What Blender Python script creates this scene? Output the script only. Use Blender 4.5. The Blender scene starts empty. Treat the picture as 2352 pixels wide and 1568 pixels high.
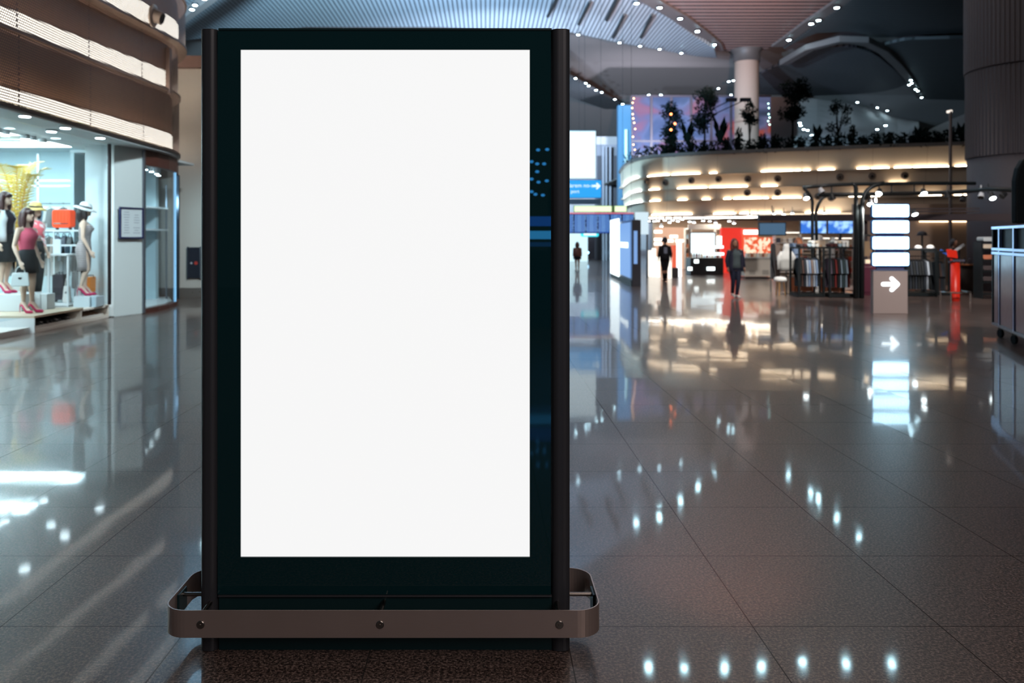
import bpy, bmesh, math, random
from mathutils import Vector, Matrix, noise as mnoise
random.seed(7)
PI = math.pi
scene = bpy.context.scene
COL = scene.collection

# ------------------------------------------------------------------ camera, world, exposure
FPX, CX, CY, EYE = 1944.0, 1117.0, 548.0, 1.65
cam_d = bpy.data.cameras.new('camera'); cam = bpy.data.objects.new('camera', cam_d); COL.objects.link(cam)
cam.location = (0, 0, EYE); cam.rotation_euler = (PI/2, 0, 0)
cam_d.sensor_width = 36; cam_d.lens = 36*FPX/2352
cam_d.shift_x = (1176-CX)/2352; cam_d.shift_y = -(784-CY)/2352
cam_d.clip_end = 400; cam_d.clip_start = 0.05
cam_d.dof.use_dof = True; cam_d.dof.focus_distance = 3.40; cam_d.dof.aperture_fstop = 3.0
scene.camera = cam
w = bpy.data.worlds.new('hall_ambience'); scene.world = w; w.use_nodes = True
w.node_tree.nodes['Background'].inputs[0].default_value = (0.50, 0.70, 0.78, 1)
w.node_tree.nodes['Background'].inputs[1].default_value = 0.055
vs = scene.view_settings
vs.view_transform = 'Standard'; vs.look = 'None'; vs.gamma = 1; vs.use_curve_mapping = False; vs.exposure = 0.0
cy = scene.cycles
cy.use_denoising = True; cy.max_bounces = 7; cy.diffuse_bounces = 3; cy.glossy_bounces = 4
cy.transmission_bounces = 6; cy.transparent_max_bounces = 10; cy.sample_clamp_indirect = 4.0
cy.caustics_reflective = False; cy.caustics_refractive = False

def P(px, py, Y):                       # the place seen at a photo pixel, at distance Y
    return Vector(((px-CX)*Y/FPX, Y, EYE-(py-CY)*Y/FPX))
def ZP(px, py, z):                      # the place seen at a photo pixel, at height z
    return P(px, py, (z-EYE)*FPX/(CY-py))
def FL(py): return EYE*FPX/(py-CY)      # distance of the floor at a pixel row

def area(name, loc, rot, size, energy, col, sy=None, spread=None):
    d = bpy.data.lights.new(name, 'AREA'); d.energy = energy; d.color = col; d.size = size
    if sy: d.shape = 'RECTANGLE'; d.size_y = sy
    if spread: d.spread = spread
    o = bpy.data.objects.new(name, d); COL.objects.link(o); o.location = loc; o.rotation_euler = rot; return o
def spot(name, loc, target, energy, col, ang=90, blend=.6, r=.1):
    d = bpy.data.lights.new(name, 'SPOT'); d.energy = energy; d.color = col; d.spot_size = math.radians(ang)
    d.spot_blend = blend; d.shadow_soft_size = r
    o = bpy.data.objects.new(name, d); COL.objects.link(o); o.location = loc
    o.rotation_euler = (Vector(target)-Vector(loc)).to_track_quat('-Z', 'Y').to_euler(); return o

# hall lighting: lamp bank behind the photographer; added unseen fills above and on vault
area('overhead_fill', (2.5, 2, 13), (0, 0, 0), 6, 120, (1, .80, .70))  # added unseen area fill that brightens the near floor
area('overhead_fill_far', (8, 24, 15.5), (0, 0, 0), 10, 650, (1, .84, .76))  # second added area fill, over the far hall
area('lamp_bank_behind', (7, -9, 9.5), (math.radians(62), 0, math.radians(6)), 7, 700, (1, .86, .80))
spot('vault_fill_spot', (-9, 24, 9.5), (-6, 60, 19), 210000, (.45, .78, 1), 95, .8, .5)  # added unseen spot that brightens the long slats in blue
spot('vault_fill_cool', (-5, 40, 8), (6, 64, 19), 46000, (.45, .65, 1), 80, .9, .5)  # added cool spot without a fixture, lifts the vault
spot('vault_fill_warm', (12, 33, 9), (15, 62, 20), 75000, (1, .66, .56), 44, .9, .4)  # added warm spot that brightens the cross slats
spot('vault_fill_rear', (17, 75, 9), (14, 95, 15), 16000, (.62, .66, .8), 110, .9, .4)  # added spot that lifts the rear vault
spot('nose_fill', (2, 40, 7), (8.8, 52, 4.2), 6000, (.72, .92, 1), 16, .7, .4)  # added cool spot that brightens the deck nose
spot('left_fill_spot', (-1.5, 12, 8), (-7.8, 19.5, 1.8), 3600, (.80, .95, 1), 42, .8, .3)  # added cool spot that brightens the white panel wall
spot('front_fill_spot', (9, 5, 11), (12, 22, .6), 10500, (1, .92, .88), 46, .9, .5)  # added unseen spot that brightens the totem and racks
spot('vault_fill_centre', (1, 58, 9), (2, 92, 16), 26000, (.62, .78, 1), 120, .9, .4)  # added spot that lifts the plain vault behind the slats

# ------------------------------------------------------------------ materials
def srgb(r, g, b):
    f = lambda v: (v/255/12.92) if v/255 <= .04045 else ((v/255+.055)/1.055)**2.4
    return (f(r), f(g), f(b))
_M = {}
def M(name, col=(.5, .5, .5), rough=.5, metal=0.0, emis=None, es=0.0, spec=.5, coat=0.0, trans=0.0):
    if name in _M: return _M[name]
    m = bpy.data.materials.new(name); m.use_nodes = True
    b = m.node_tree.nodes['Principled BSDF']
    b.inputs['Base Color'].default_value = (*col, 1); b.inputs['Roughness'].default_value = rough
    b.inputs['Metallic'].default_value = metal; b.inputs['Specular IOR Level'].default_value = spec
    b.inputs['Coat Weight'].default_value = coat; b.inputs['Transmission Weight'].default_value = trans
    if emis: b.inputs['Emission Color'].default_value = (*emis, 1); b.inputs['Emission Strength'].default_value = es
    # fine surface variation so no surface is perfectly flat in tone
    if not emis and not trans:
        nt = m.node_tree; n = nt.nodes.new('ShaderNodeTexNoise'); n.inputs['Scale'].default_value = 9
        tc = nt.nodes.new('ShaderNodeTexCoord'); nt.links.new(tc.outputs['Object'], n.inputs['Vector'])
        mr = nt.nodes.new('ShaderNodeMapRange'); mr.inputs[3].default_value = max(0, rough-.06); mr.inputs[4].default_value = min(1, rough+.06)
        nt.links.new(n.outputs[0], mr.inputs[0]); nt.links.new(mr.outputs[0], b.inputs['Roughness'])
    _M[name] = m; return m
def E(name, col, s):
    return M(name, (.02, .02, .02), .4, 0, col, s)
def nodes(m): return m.node_tree.nodes, m.node_tree.links
def newn(m, t, **k):
    n = m.node_tree.nodes.new(t)
    for a, v in k.items(): setattr(n, a, v)
    return n
def math_n(m, op, a, b=None, c=None):
    n = newn(m, 'ShaderNodeMath', operation=op); L = m.node_tree.links
    for i, v in enumerate((a, b, c)):
        if v is None: continue
        if isinstance(v, (int, float)): n.inputs[i].default_value = v
        else: L.new(v, n.inputs[i])
    return n.outputs[0]

def stripes(name, colA, colB, axis, period, duty=.7, rough=.6, coord='Object', bump=.3, metal=0, skew=0.0):
    """bands of two tones along one axis of the surface, with a grooved relief"""
    m = M(name, colA, rough, metal); N, L = nodes(m); b = N['Principled BSDF']
    tc = newn(m, 'ShaderNodeTexCoord'); sp = newn(m, 'ShaderNodeSeparateXYZ')
    L.new(tc.outputs[coord], sp.inputs[0])
    v = sp.outputs[axis]
    if skew: v = math_n(m, 'ADD', v, math_n(m, 'MULTIPLY', sp.outputs[1-axis], skew))
    f = math_n(m, 'FRACT', math_n(m, 'DIVIDE', v, period))
    k = math_n(m, 'GREATER_THAN', f, duty)
    mx = newn(m, 'ShaderNodeMix', data_type='RGBA'); L.new(k, mx.inputs[0])
    mx.inputs[6].default_value = (*colA, 1); mx.inputs[7].default_value = (*colB, 1)
    L.new(mx.outputs[2], b.inputs['Base Color'])
    if bump:
        bp = newn(m, 'ShaderNodeBump'); bp.inputs['Strength'].default_value = bump; bp.inputs['Distance'].default_value = .02
        L.new(math_n(m, 'SUBTRACT', 1.0, k), bp.inputs['Height']); L.new(bp.outputs[0], b.inputs['Normal'])
    return m

# ------------------------------------------------------------------ mesh building
def props(o, label=None, cat=None, group=None, kind=None):
    if label: o['label'] = label
    if cat: o['category'] = cat
    if group: o['group'] = group
    if kind: o['kind'] = kind
    return o
def thing(name, label, cat, loc=(0, 0, 0), rz=0, group=None):
    o = bpy.data.objects.new(name, None); COL.objects.link(o); o.empty_display_size = .1
    o.location = loc; o.rotation_euler = (0, 0, rz)
    return props(o, label, cat, group)
def xf_of(o):
    chain = []
    while o is not None: chain.append(o); o = o.parent
    m = Matrix()
    for c in reversed(chain): m = m @ Matrix.Translation(c.location) @ c.rotation_euler.to_matrix().to_4x4()
    return m
class MB:
    def __init__(s): s.v = []; s.f = []; s.uv = None
    def add(s, vs, fs):
        o = len(s.v); s.v += [Vector(p) for p in vs]; s.f += [tuple(i+o for i in f) for f in fs]; return s
    def box(s, c, d, rz=0, rx=0, ry=0):
        x, y, z = d[0]/2, d[1]/2, d[2]/2; R = Matrix.Rotation(rz, 3, 'Z') @ Matrix.Rotation(ry, 3, 'Y') @ Matrix.Rotation(rx, 3, 'X')
        vs = [Vector(c)+R @ Vector((a*x, b*y, e*z)) for a, b, e in ((-1,-1,-1),(1,-1,-1),(1,1,-1),(-1,1,-1),(-1,-1,1),(1,-1,1),(1,1,1),(-1,1,1))]
        return s.add(vs, [(3,2,1,0),(4,5,6,7),(0,1,5,4),(1,2,6,5),(2,3,7,6),(3,0,4,7)])
    def rbox(s, c, d, r=.02, n=4, axis=2, rz=0):
        """box with four rounded edges along one axis"""
        ax = [0, 1, 2]; ax.remove(axis); a, b = ax; A, B = d[a]/2, d[b]/2; r = min(r, A*.999, B*.999); prof = []
        for k, (sx, sy) in enumerate(((1, 1), (-1, 1), (-1, -1), (1, -1))):
            for i in range(n+1):
                t = (k+i/n)*PI/2; prof.append((sx*(A-r)+r*math.cos(t), sy*(B-r)+r*math.sin(t)))
        R = Matrix.Rotation(rz, 3, 'Z'); vs = []
        for e in (-1, 1):
            for u, v in prof:
                q = [0, 0, 0]; q[a] = u; q[b] = v; q[axis] = e*d[axis]/2; vs.append(Vector(c)+R @ Vector(q))
        m = len(prof); fs = [(i, (i+1) % m, m+(i+1) % m, m+i) for i in range(m)]+[tuple(range(m))[::-1], tuple(range(m, 2*m))]
        return s.add(vs, fs)
    def cyl(s, p0, p1, r0, r1=None, n=14, cap=True):
        return s.tube([p0, p1], [r0, r0 if r1 is None else r1], n, cap)
    def tube(s, pts, rad, n=10, cap=True, closed=False):
        pts = [Vector(p) for p in pts]; m = len(pts)
        if isinstance(rad, (int, float)): rad = [rad]*m
        rings = []; pu = None
        for i, p in enumerate(pts):
            if closed: t = pts[(i+1) % m]-pts[i-1]
            else: t = pts[min(i+1, m-1)]-pts[max(i-1, 0)]
            t.normalize()
            if pu is None: pu = t.orthogonal().normalized()
            u = (pu-t*pu.dot(t))
            u = u.normalized() if u.length > 1e-6 else t.orthogonal().normalized()
            pu = u; w_ = t.cross(u); r = rad[i]
            rings.append([p+u*math.cos(2*PI*k/n)*r+w_*math.sin(2*PI*k/n)*r for k in range(n)])
        return s.loft(rings, cap and not closed, closed)
    def loft(s, rings, cap=True, closed=False, wrap=True):
        m = len(rings); n = len(rings[0]); vs = [p for r in rings for p in r]; fs = []
        for i in range(m if closed else m-1):
            j = (i+1) % m
            for k in range(n if wrap else n-1):
                l = (k+1) % n; fs.append((i*n+k, i*n+l, j*n+l, j*n+k))
        if cap and wrap: fs += [tuple(range(n))[::-1], tuple((m-1)*n+k for k in range(n))]
        return s.add(vs, fs)
    def ell(s, rows, n=20, cap=True, wave=0, wn=6, ph=0):
        """stack of horizontal ellipses: rows of (cx, cy, z, rx, ry)"""
        rings = []
        for i, (x, y, z, a, b) in enumerate(rows):
            k_ = wave*i/max(1, len(rows)-1)
            rings.append([Vector((x+a*(1+k_*math.sin(wn*2*PI*k/n*1.0+ph))*math.cos(2*PI*k/n), y+b*(1+k_*math.sin(wn*2*PI*k/n+ph))*math.sin(2*PI*k/n), z)) for k in range(n)])
        return s.loft(rings, cap)
    def sph(s, c, r, n=12, m=8, R=None):
        r = (r, r, r) if isinstance(r, (int, float)) else r; rings = []
        for i in range(1, m):
            t = PI*i/m
            q = [Vector((r[0]*math.sin(t)*math.cos(2*PI*k/n), r[1]*math.sin(t)*math.sin(2*PI*k/n), r[2]*math.cos(t))) for k in range(n)]
            if R: q = [R @ a for a in q]
            rings.append([Vector(c)+a for a in q][::-1])
        return s.loft(rings)
    def poly(s, pts, thick):
        """flat outline given a thickness vector"""
        t = Vector(thick); a = [Vector(p) for p in pts]; n = len(a)
        return s.add(a+[p+t for p in a], [tuple(range(n))[::-1], tuple(range(n, 2*n))]+[(i, (i+1) % n, n+(i+1) % n, n+i) for i in range(n)])
    def arc(s, c, r0, r1, a0, a1, z0, z1, n=24):
        """curved wall segment (plan arc)"""
        rings = []
        for i in range(n+1):
            t = a0+(a1-a0)*i/n; C_, S_ = math.cos(t), math.sin(t)
            rings.append([Vector((c[0]+r*C_, c[1]+r*S_, z)) for r, z in ((r0, z0), (r1, z0), (r1, z1), (r0, z1))])
        return s.loft(rings)
    def build(s, name, mat, parent=None, world=False, smooth=False, bevel=0, solid=0):
        v = s.v; loc = Vector((0, 0, 0))
        if parent is not None and world:
            X = xf_of(parent).inverted(); v = [X @ p for p in v]
        elif parent is None:
            lo = Vector([min(p[i] for p in v) for i in range(3)]); hi = Vector([max(p[i] for p in v) for i in range(3)])
            loc = Vector(((lo.x+hi.x)/2, (lo.y+hi.y)/2, lo.z)); 
            if KEEP[0]: loc = Vector((0, 0, 0))
            v = [p-loc for p in v]
        me = bpy.data.meshes.new(name); me.from_pydata(v, [], s.f)
        bm = bmesh.new(); bm.from_mesh(me); bmesh.ops.recalc_face_normals(bm, faces=bm.faces); bm.to_mesh(me); bm.free()
        if s.uv:
            ul = me.uv_layers.new(name='UVMap')
            for l in me.loops: ul.data[l.index].uv = s.uv[l.vertex_index]
        me.materials.append(mat)
        if smooth: me.shade_smooth()
        o = bpy.data.objects.new(name, me); COL.objects.link(o); o.location = loc
        if parent is not None: o.parent = parent
        if bevel:
            b = o.modifiers.new('edge', 'BEVEL'); b.width = bevel; b.segments = 2; b.limit_method = 'ANGLE'
        if solid:
            b = o.modifiers.new('thick', 'SOLIDIFY'); b.thickness = solid
        return o
KEEP = [False]
def struct(mb, name, mat, **k):
    KEEP[0] = True; o = mb.build(name, mat, **k); KEEP[0] = False
    o['kind'] = 'structure'; return o
def copy_tree(o, parent=None):
    c = o.copy(); COL.objects.link(c); c.parent = parent
    for ch in list(o.children): copy_tree(ch, c)
    return c
def clone(o, loc, rz=None, label=None, s=None):
    c = copy_tree(o); c.location = loc
    if rz is not None: c.rotation_euler.z = rz
    if label: c['label'] = label
    if s: c.scale = (s, s, s)
    return c
def text(name, body, size, mat, loc, rot, parent=None, ext=.002, align='LEFT'):
    d = bpy.data.curves.new(name, 'FONT'); d.body = body; d.size = size; d.extrude = ext; d.align_x = align
    d.materials.append(mat); o = bpy.data.objects.new(name, d); COL.objects.link(o); o.location = loc; o.rotation_euler = rot
    if parent is not None: o.parent = parent
    dg = bpy.context.evaluated_depsgraph_get(); me = bpy.data.meshes.new_from_object(o.evaluated_get(dg))
    q = bpy.data.objects.new(name, me); COL.objects.link(q); q.location = loc; q.rotation_euler = rot; q.parent = parent
    bpy.data.objects.remove(o); q.name = name
    return q

# ------------------------------------------------------------------ floor
def floor_material():
    m = M('polished_granite', (.1, .08, .07), .2); N, L = nodes(m); b = N['Principled BSDF']
    tc = newn(m, 'ShaderNodeTexCoord'); sp = newn(m, 'ShaderNodeSeparateXYZ'); L.new(tc.outputs['Object'], sp.inputs[0])
    n1 = newn(m, 'ShaderNodeTexNoise'); n1.inputs['Scale'].default_value = 80; n1.inputs['Detail'].default_value = 3; n1.inputs['Roughness'].default_value = .7
    n2 = newn(m, 'ShaderNodeTexVoronoi'); n2.inputs['Scale'].default_value = 150
    L.new(tc.outputs['Object'], n1.inputs['Vector']); L.new(tc.outputs['Object'], n2.inputs['Vector'])
    r1 = newn(m, 'ShaderNodeValToRGB'); L.new(n1.outputs[0], r1.inputs[0])
    e = r1.color_ramp.elements; e[0].position = .38; e[0].color = (.016, .011, .010, 1); e[1].position = .64; e[1].color = (.26, .18, .155, 1)
    mid = e.new(.5); mid.color = (.092, .062, .053, 1)
    sx = newn(m, 'ShaderNodeSeparateColor'); L.new(n2.outputs['Color'], sx.inputs[0])
    dark = math_n(m, 'LESS_THAN', sx.outputs[0], .10)
    mx = newn(m, 'ShaderNodeMix', data_type='RGBA'); L.new(dark, mx.inputs[0]); L.new(r1.outputs[0], mx.inputs[6]); mx.inputs[7].default_value = (.02, .016, .015, 1)
    T = .8
    ux = math_n(m, 'DIVIDE', math_n(m, 'SUBTRACT', sp.outputs[0], .334), T); uy = math_n(m, 'DIVIDE', math_n(m, 'SUBTRACT', sp.outputs[1], .403), T)
    def edge(u):
        f = math_n(m, 'FRACT', u); return math_n(m, 'MINIMUM', f, math_n(m, 'SUBTRACT', 1.0, f))
    d = math_n(m, 'MINIMUM', edge(ux), edge(uy)); joint = math_n(m, 'LESS_THAN', d, .0032)
    cb = newn(m, 'ShaderNodeCombineXYZ'); L.new(math_n(m, 'FLOOR', ux), cb.inputs[0]); L.new(math_n(m, 'FLOOR', uy), cb.inputs[1])
    wn = newn(m, 'ShaderNodeTexWhiteNoise', noise_dimensions='3D'); L.new(cb.outputs[0], wn.inputs['Vector'])
    tone = newn(m, 'ShaderNodeMapRange'); L.new(wn.outputs[0], tone.inputs[0]); tone.inputs[3].default_value = .93; tone.inputs[4].default_value = 1.06
    mul = newn(m, 'ShaderNodeVectorMath', operation='SCALE'); L.new(mx.outputs[2], mul.inputs[0]); L.new(tone.outputs[0], mul.inputs['Scale'])
    mj = newn(m, 'ShaderNodeMix', data_type='RGBA'); L.new(joint, mj.inputs[0]); L.new(mul.outputs[0], mj.inputs[6]); mj.inputs[7].default_value = (.015, .012, .011, 1)
    L.new(mj.outputs[2], b.inputs['Base Color'])
    for l in list(b.inputs['Roughness'].links): L.remove(l)
    rr = newn(m, 'ShaderNodeMapRange'); L.new(n1.outputs[0], rr.inputs[0]); rr.inputs[3].default_value = .26; rr.inputs[4].default_value = .42
    L.new(math_n(m, 'ADD', rr.outputs[0], math_n(m, 'MULTIPLY', joint, .5)), b.inputs['Roughness'])
    b.inputs['Specular Tint'].default_value = (1, .86, .78, 1)
    b.inputs['Coat Weight'].default_value = .55; b.inputs['Coat Roughness'].default_value = .05
    # slabs laid a hair out of level, so their reflections break at the joints
    tl = newn(m, 'ShaderNodeVectorMath', operation='SUBTRACT'); L.new(wn.outputs['Color'], tl.inputs[0]); tl.inputs[1].default_value = (.5, .5, .5)
    t2 = newn(m, 'ShaderNodeVectorMath', operation='MULTIPLY'); L.new(tl.outputs[0], t2.inputs[0]); t2.inputs[1].default_value = (.003, .0045, 0)
    n3 = newn(m, 'ShaderNodeTexNoise'); n3.inputs['Scale'].default_value = 1.6; L.new(tc.outputs['Object'], n3.inputs['Vector'])
    bp = newn(m, 'ShaderNodeBump'); bp.inputs['Strength'].default_value = .25; bp.inputs['Distance'].default_value = .004; L.new(n3.outputs[0], bp.inputs['Height'])
    t3 = newn(m, 'ShaderNodeVectorMath', operation='ADD'); L.new(bp.outputs[0], t3.inputs[0]); L.new(t2.outputs[0], t3.inputs[1])
    t4 = newn(m, 'ShaderNodeVectorMath', operation='NORMALIZE'); L.new(t3.outputs[0], t4.inputs[0])
    L.new(t4.outputs[0], b.inputs['Normal']); L.new(t4.outputs[0], b.inputs['Coat Normal'])
    return m
struct(MB().box((0, 40, -.1), (150, 124, .2)), 'floor', floor_material())

# ------------------------------------------------------------------ ceiling
base_ceil = M('vault_plaster', srgb(120, 112, 110), .7)
def base_vault():
    mb = MB(); prof = [(-10, 20.4), (10, 20.4), (60, 20.2), (76, 20), (84, 19.2), (94, 17.6), (104, 14), (110, 8), (112, 0)]
    mb.loft([[Vector((x, y, z)) for y, z in prof]+[Vector((x, y+.4, z+.4)) for y, z in prof[::-1]] for x in (-75, -40, -20, 0, 20, 40, 75)], cap=True)
    struct(mb, 'ceiling', base_ceil)
base_vault()
def patch(name, a, b, za, zb, mat, n=14, sag=0.0, thick=.25):
    """slatted vault field between two border lines given as photo points; it has real height, sag and thickness"""
    def rs(pl, z):
        q = []
        for i in range(n+1):
            t = i/n*(len(pl)-1); k = min(int(t), len(pl)-2); f = t-k
            x = pl[k][0]*(1-f)+pl[k+1][0]*f; y = pl[k][1]*(1-f)+pl[k+1][1]*f
            zz = z if isinstance(z, (int, float)) else z[k]*(1-f)+z[k+1]*f
            q.append(ZP(x, y, zz))
        return q
    A, B = rs(a, za), rs(b, zb); m = 10; rings = []
    for j in range(m+1):
        v = j/m; rings.append([A[i].lerp(B[i], v)+Vector((0, 0, -sag*4*v*(1-v)*0+0)) for i in range(n+1)])
    mb = MB(); mb.loft(rings, cap=False, wrap=False)
    o = struct(mb, name, mat); md = o.modifiers.new('thick', 'SOLIDIFY'); md.thickness = thick; md.offset = 1
    return o
slat_x = stripes('long_slats', srgb(176, 184, 192), srgb(92, 96, 104), 0, .34, .66, .5)
slat_y = stripes('cross_slats', srgb(150, 118, 110), srgb(36, 28, 28), 1, .95, .66, .6)
slat_d = stripes('diagonal_slats', srgb(96, 92, 96), srgb(46, 46, 50), 0, .55, .6, .6, skew=.45)
slat_f = stripes('fine_slats', srgb(84, 86, 88), srgb(50, 52, 54), 1, .6, .6, .6)
patch('ceiling_long_slats', [(300, 100), (430, 92), (700, 62), (1000, 62), (1310, 74), (1423, 98), (1515, 114), (1600, 129), (1646, 133)],
      [(300, -700), (430, -650), (500, -600), (960, -345), (1310, -110), (1423, -40), (1515, 26), (1600, 86), (1640, 112)], 18.6, [18.6]*7+[18.3, 18], slat_x, 24)
patch('ceiling_cross_slats', [(1690, 121), (1662, 114), (1640, 100), (1585, 60), (1500, 0), (1220, -200), (660, -600)],
      [(1736, 121), (1760, 114), (1782, 100), (1848, 60), (1952, 0), (2290, -200), (2950, -600)], 18.6, 18.6, slat_y, 24)
patch('ceiling_small_slats', [(1240, 140), (1322, 184), (1382, 216), (1432, 243)], [(1240, 190), (1322, 228), (1382, 248), (1426, 263)], 16.5, 16.5,
      stripes('short_slats', srgb(120, 124, 128), srgb(34, 36, 40), 0, .6, .55, .6, skew=.5), 8)
patch('ceiling_leaf', [(1742, 172), (1830, 130), (1900, 108), (1960, 107), (2010, 124), (2060, 165), (2100, 210), (2134, 264)],
      [(1742, 216), (1850, 220), (1930, 232), (1970, 238), (2010, 246), (2050, 254), (2090, 264), (2130, 270)], 18.2, [17.5]*8, slat_d, 20)
patch('ceiling_dark_field', [(2030, 104), (2080, 92), (2150, 90), (2330, 84)], [(2162, 272), (2190, 268), (2220, 262), (2330, 240)], 17.8, 17, slat_f, 10)
patch('ceiling_upper_field', [(1800, 112), (1870, 76), (1960, 72), (2010, 88), (2100, 80), (2330, 70)], [(1975, -14), (2060, -60), (2150, -120), (2300, -200), (2500, -300), (2700, -420)],
      18.4, 18.4, slat_f, 14)
patch('ceiling_pale_field', [(1755, 222), (1855, 224), (1960, 240), (2050, 259), (2110, 275)], [(1755, 352), (1855, 352), (1960, 352), (2050, 350), (2110, 300)], 16.4, 10.5,
      M('pale_plaster', srgb(150, 140, 138), .7), 10)
patch('ceiling_slope_field', [(2130, 300), (2180, 276), (2232, 255), (2330, 225)], [(2130, 352), (2180, 352), (2232, 352), (2330, 352)], 13, 9,
      M('slope_plaster', srgb(120, 104, 100), .7), 8)

# ribs with their round lamps
lamp_e = E('lamp_cool_white', (.50, .84, .95), 170)
lamp_e2 = E('lamp_cool_white_small', (.55, .86, 1), 80)
lamp_ring = M('lamp_trim', (.02, .02, .022), .4, .5)
def make_lamp(r, em, name='ceiling_downlight'):
    t = thing(name, 'x', 'downlight')
    a = MB().ell([(0, 0, .0, r*1.35, r*1.35), (0, 0, .12, r*1.35, r*1.35)], 16); a.build('trim_ring', lamp_ring, t)
    d = MB().ell([(0, 0, -.03, r*.8, r*.8), (0, 0, -.005, r, r)], 16); d.build('lens', em, t)
    return t
L_big = make_lamp(.16, lamp_e); L_small = make_lamp(.115, lamp_e2)
_first = {id(L_big): True, id(L_small): True}
def lamps(pts, z, proto, label, group):
    for px, py in pts:
        p = ZP(px, py, z)
        if _first[id(proto)]: o = proto; _first[id(proto)] = False; o.location = p
        else: o = clone(proto, p)
        o['label'] = label; o['group'] = group
lamps([(1462, 8), (1515, 18), (1562, 43), (1602, 72), (1640, 103)], 18.3, L_big, 'round white downlight on the pale rib left of the reddish slatted triangle', 'downlights on the rib left of the reddish slats')
lamps([(1971, -18), (1922, 18), (1880, 47), (1863, 55), (1812, 92)], 18.3, L_big, 'round white downlight on the rib right of the reddish slatted triangle', 'downlights on the rib right of the reddish slats')
lamps([(1328, 80), (1423, 98), (1470, 106), (1515, 113), (1565, 122)], 18.3, L_small, 'round downlight along the lower edge of the bluish slatted ceiling', 'downlights under the bluish slatted ceiling')
lamps([(1322, 180), (1345, 191), (1352, 197), (1382, 212), (1369, 207), (1412, 228), (1430, 239)], 16.2, L_small, 'round downlight above the small slatted ceiling strip beside the display', 'downlights above the small slatted strip')
lamps([(1462, 219), (1478, 219), (1490, 218), (1518, 218)], 16.2, L_small, 'round downlight just above the colourful glass wall', 'downlights above the colourful glass wall')
lamps([(1650, 203), (1674, 187), (1685, 185), (1679, 218)], 16.6, L_small, 'round downlight left of the white column head', 'downlights left of the column')
lamps([(2092, 184), (2094, 191), (2088, 195), (2103, 205), (2108, 209), (2117, 224), (2119, 232), (2129, 246), (2131, 254)], 17.2, L_small,
      'round downlight on the narrow rib at the right of the dark leaf-shaped vault', 'downlights on the narrow dark rib')
lamps([(1969, 235), (2015, 247), (2038, 254), (2072, 265)], 16.2, L_small, 'round downlight in the slanting row under the dark leaf-shaped vault', 'downlights under the leaf-shaped vault')
lamps([(2034, 288), (2015, 297), (1837, 282), (1839, 288), (1846, 297), (1855, 299), (1864, 310)], 11.5, L_small, 'small distant downlight seen low between the trees', 'distant downlights between the trees')
lamps([(448, 12), (441, 22), (470, -2)], 14, L_small, 'round downlight beside the left curved building top', 'downlights beside the left building top')
lamps([(x, -271) for x in (1488, 1570, 1662, 1747, 1843, 1942, 2048)], 18.3, L_big, 'round white downlight high above the hall seen only mirrored in the floor', 'downlights overhead')
rib = M('rib_plaster', srgb(104, 94, 92), .6)
def ribtube(name, pts, z, wd):
    mb = MB(); q = [ZP(x, y, z) for x, y in pts]; rings = []
    for i, p in enumerate(q):
        t = (q[min(i+1, len(q)-1)]-q[max(i-1, 0)]); t.z = 0; t.normalize(); s_ = Vector((-t.y, t.x, 0))*wd/2
        rings.append([p-s_, p+s_, p+s_+Vector((0, 0, .5)), p-s_+Vector((0, 0, .5))])
    mb.loft(rings); return struct(mb, name, rib, bevel=.05)
ribtube('ceiling_rib_left', [(1646, 118), (1640, 103), (1602, 72), (1562, 43), (1515, 16), (1462, -18), (1340, -100), (1000, -330)], 18.42, 1.3)
ribtube('ceiling_rib_right', [(1786, 108), (1812, 90), (1863, 52), (1905, 24), (1971, -20), (2150, -140), (2600, -480)], 18.42, 1.1)
ribtube('ceiling_rib_far', [(1800, 150), (1860, 116), (1930, 98), (1985, 100), (2030, 122), (2062, 152), (2092, 188), (2117, 228), (2132, 256), (2146, 270)], 17.35, .8)
ribtube('ceiling_rib_near', [(380, 90), (425, 46), (493, -2), (640, -120)], 14.1, .5)
# long dark slots in the slatted field
for i, (x, y) in enumerate([(1341, 30), (1405, 20), (1420, 60), (1484, 60), (1270, 12)]):
    a = ZP(x-12, y+26, 18.5); b = ZP(x+14, y-26, 18.5)
    struct(MB().tube([a, b], .12, 6), 'ceiling_slot_%d' % (i+1), M('slot_dark', (.01, .01, .012), .6))
# column with its dark collar, big fluted column at the right
colm = M('column_plaster', srgb(172, 142, 128), .55)
cc = P(1715, 300, 76)
struct(MB().ell([(cc.x, 76, 0, 1.06, 1.06), (cc.x, 76, 17.6, 1.06, 1.06)], 40), 'column_round', colm, smooth=True)
struct(MB().ell([(cc.x, 76, 17.5, 1.16, 1.16), (cc.x, 76, 18.3, 1.16, 1.16), (cc.x, 76, 18.7, 1.5, 1.5), (cc.x, 76, 19.6, 1.9, 1.9)], 40), 'column_round_head', M('collar_dark', srgb(70, 62, 60), .5), smooth=True)
def fluted(cx, cyy, R, z0, z1, nfl, depth):
    mb = MB(); n = nfl*4; rings = []
    for z in (z0, z1): rings.append([Vector((cx+(R-(depth if (k % 4) in (2, 3) else 0))*math.cos(2*PI*k/n), cyy+(R-(depth if (k % 4) in (2, 3) else 0))*math.sin(2*PI*k/n), z)) for k in range(n)])
    return mb.loft(rings)
gcol = M('dark_column_cladding', srgb(58, 54, 60), .6)
bx_ = (2232-CX)*27/FPX+2.05
struct(fluted(bx_, 27, 1.98, 4.25, 7.0, 90, .035), 'column_big_upper', gcol)
struct(fluted(bx_, 27, 2.02, 7.03, 21, 90, .035), 'column_big_top', gcol)
struct(MB().ell([(bx_, 27, 0, 1.93, 1.93), (bx_, 27, 4.25, 1.93, 1.93)], 48), 'column_big_base', gcol, smooth=True)

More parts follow.
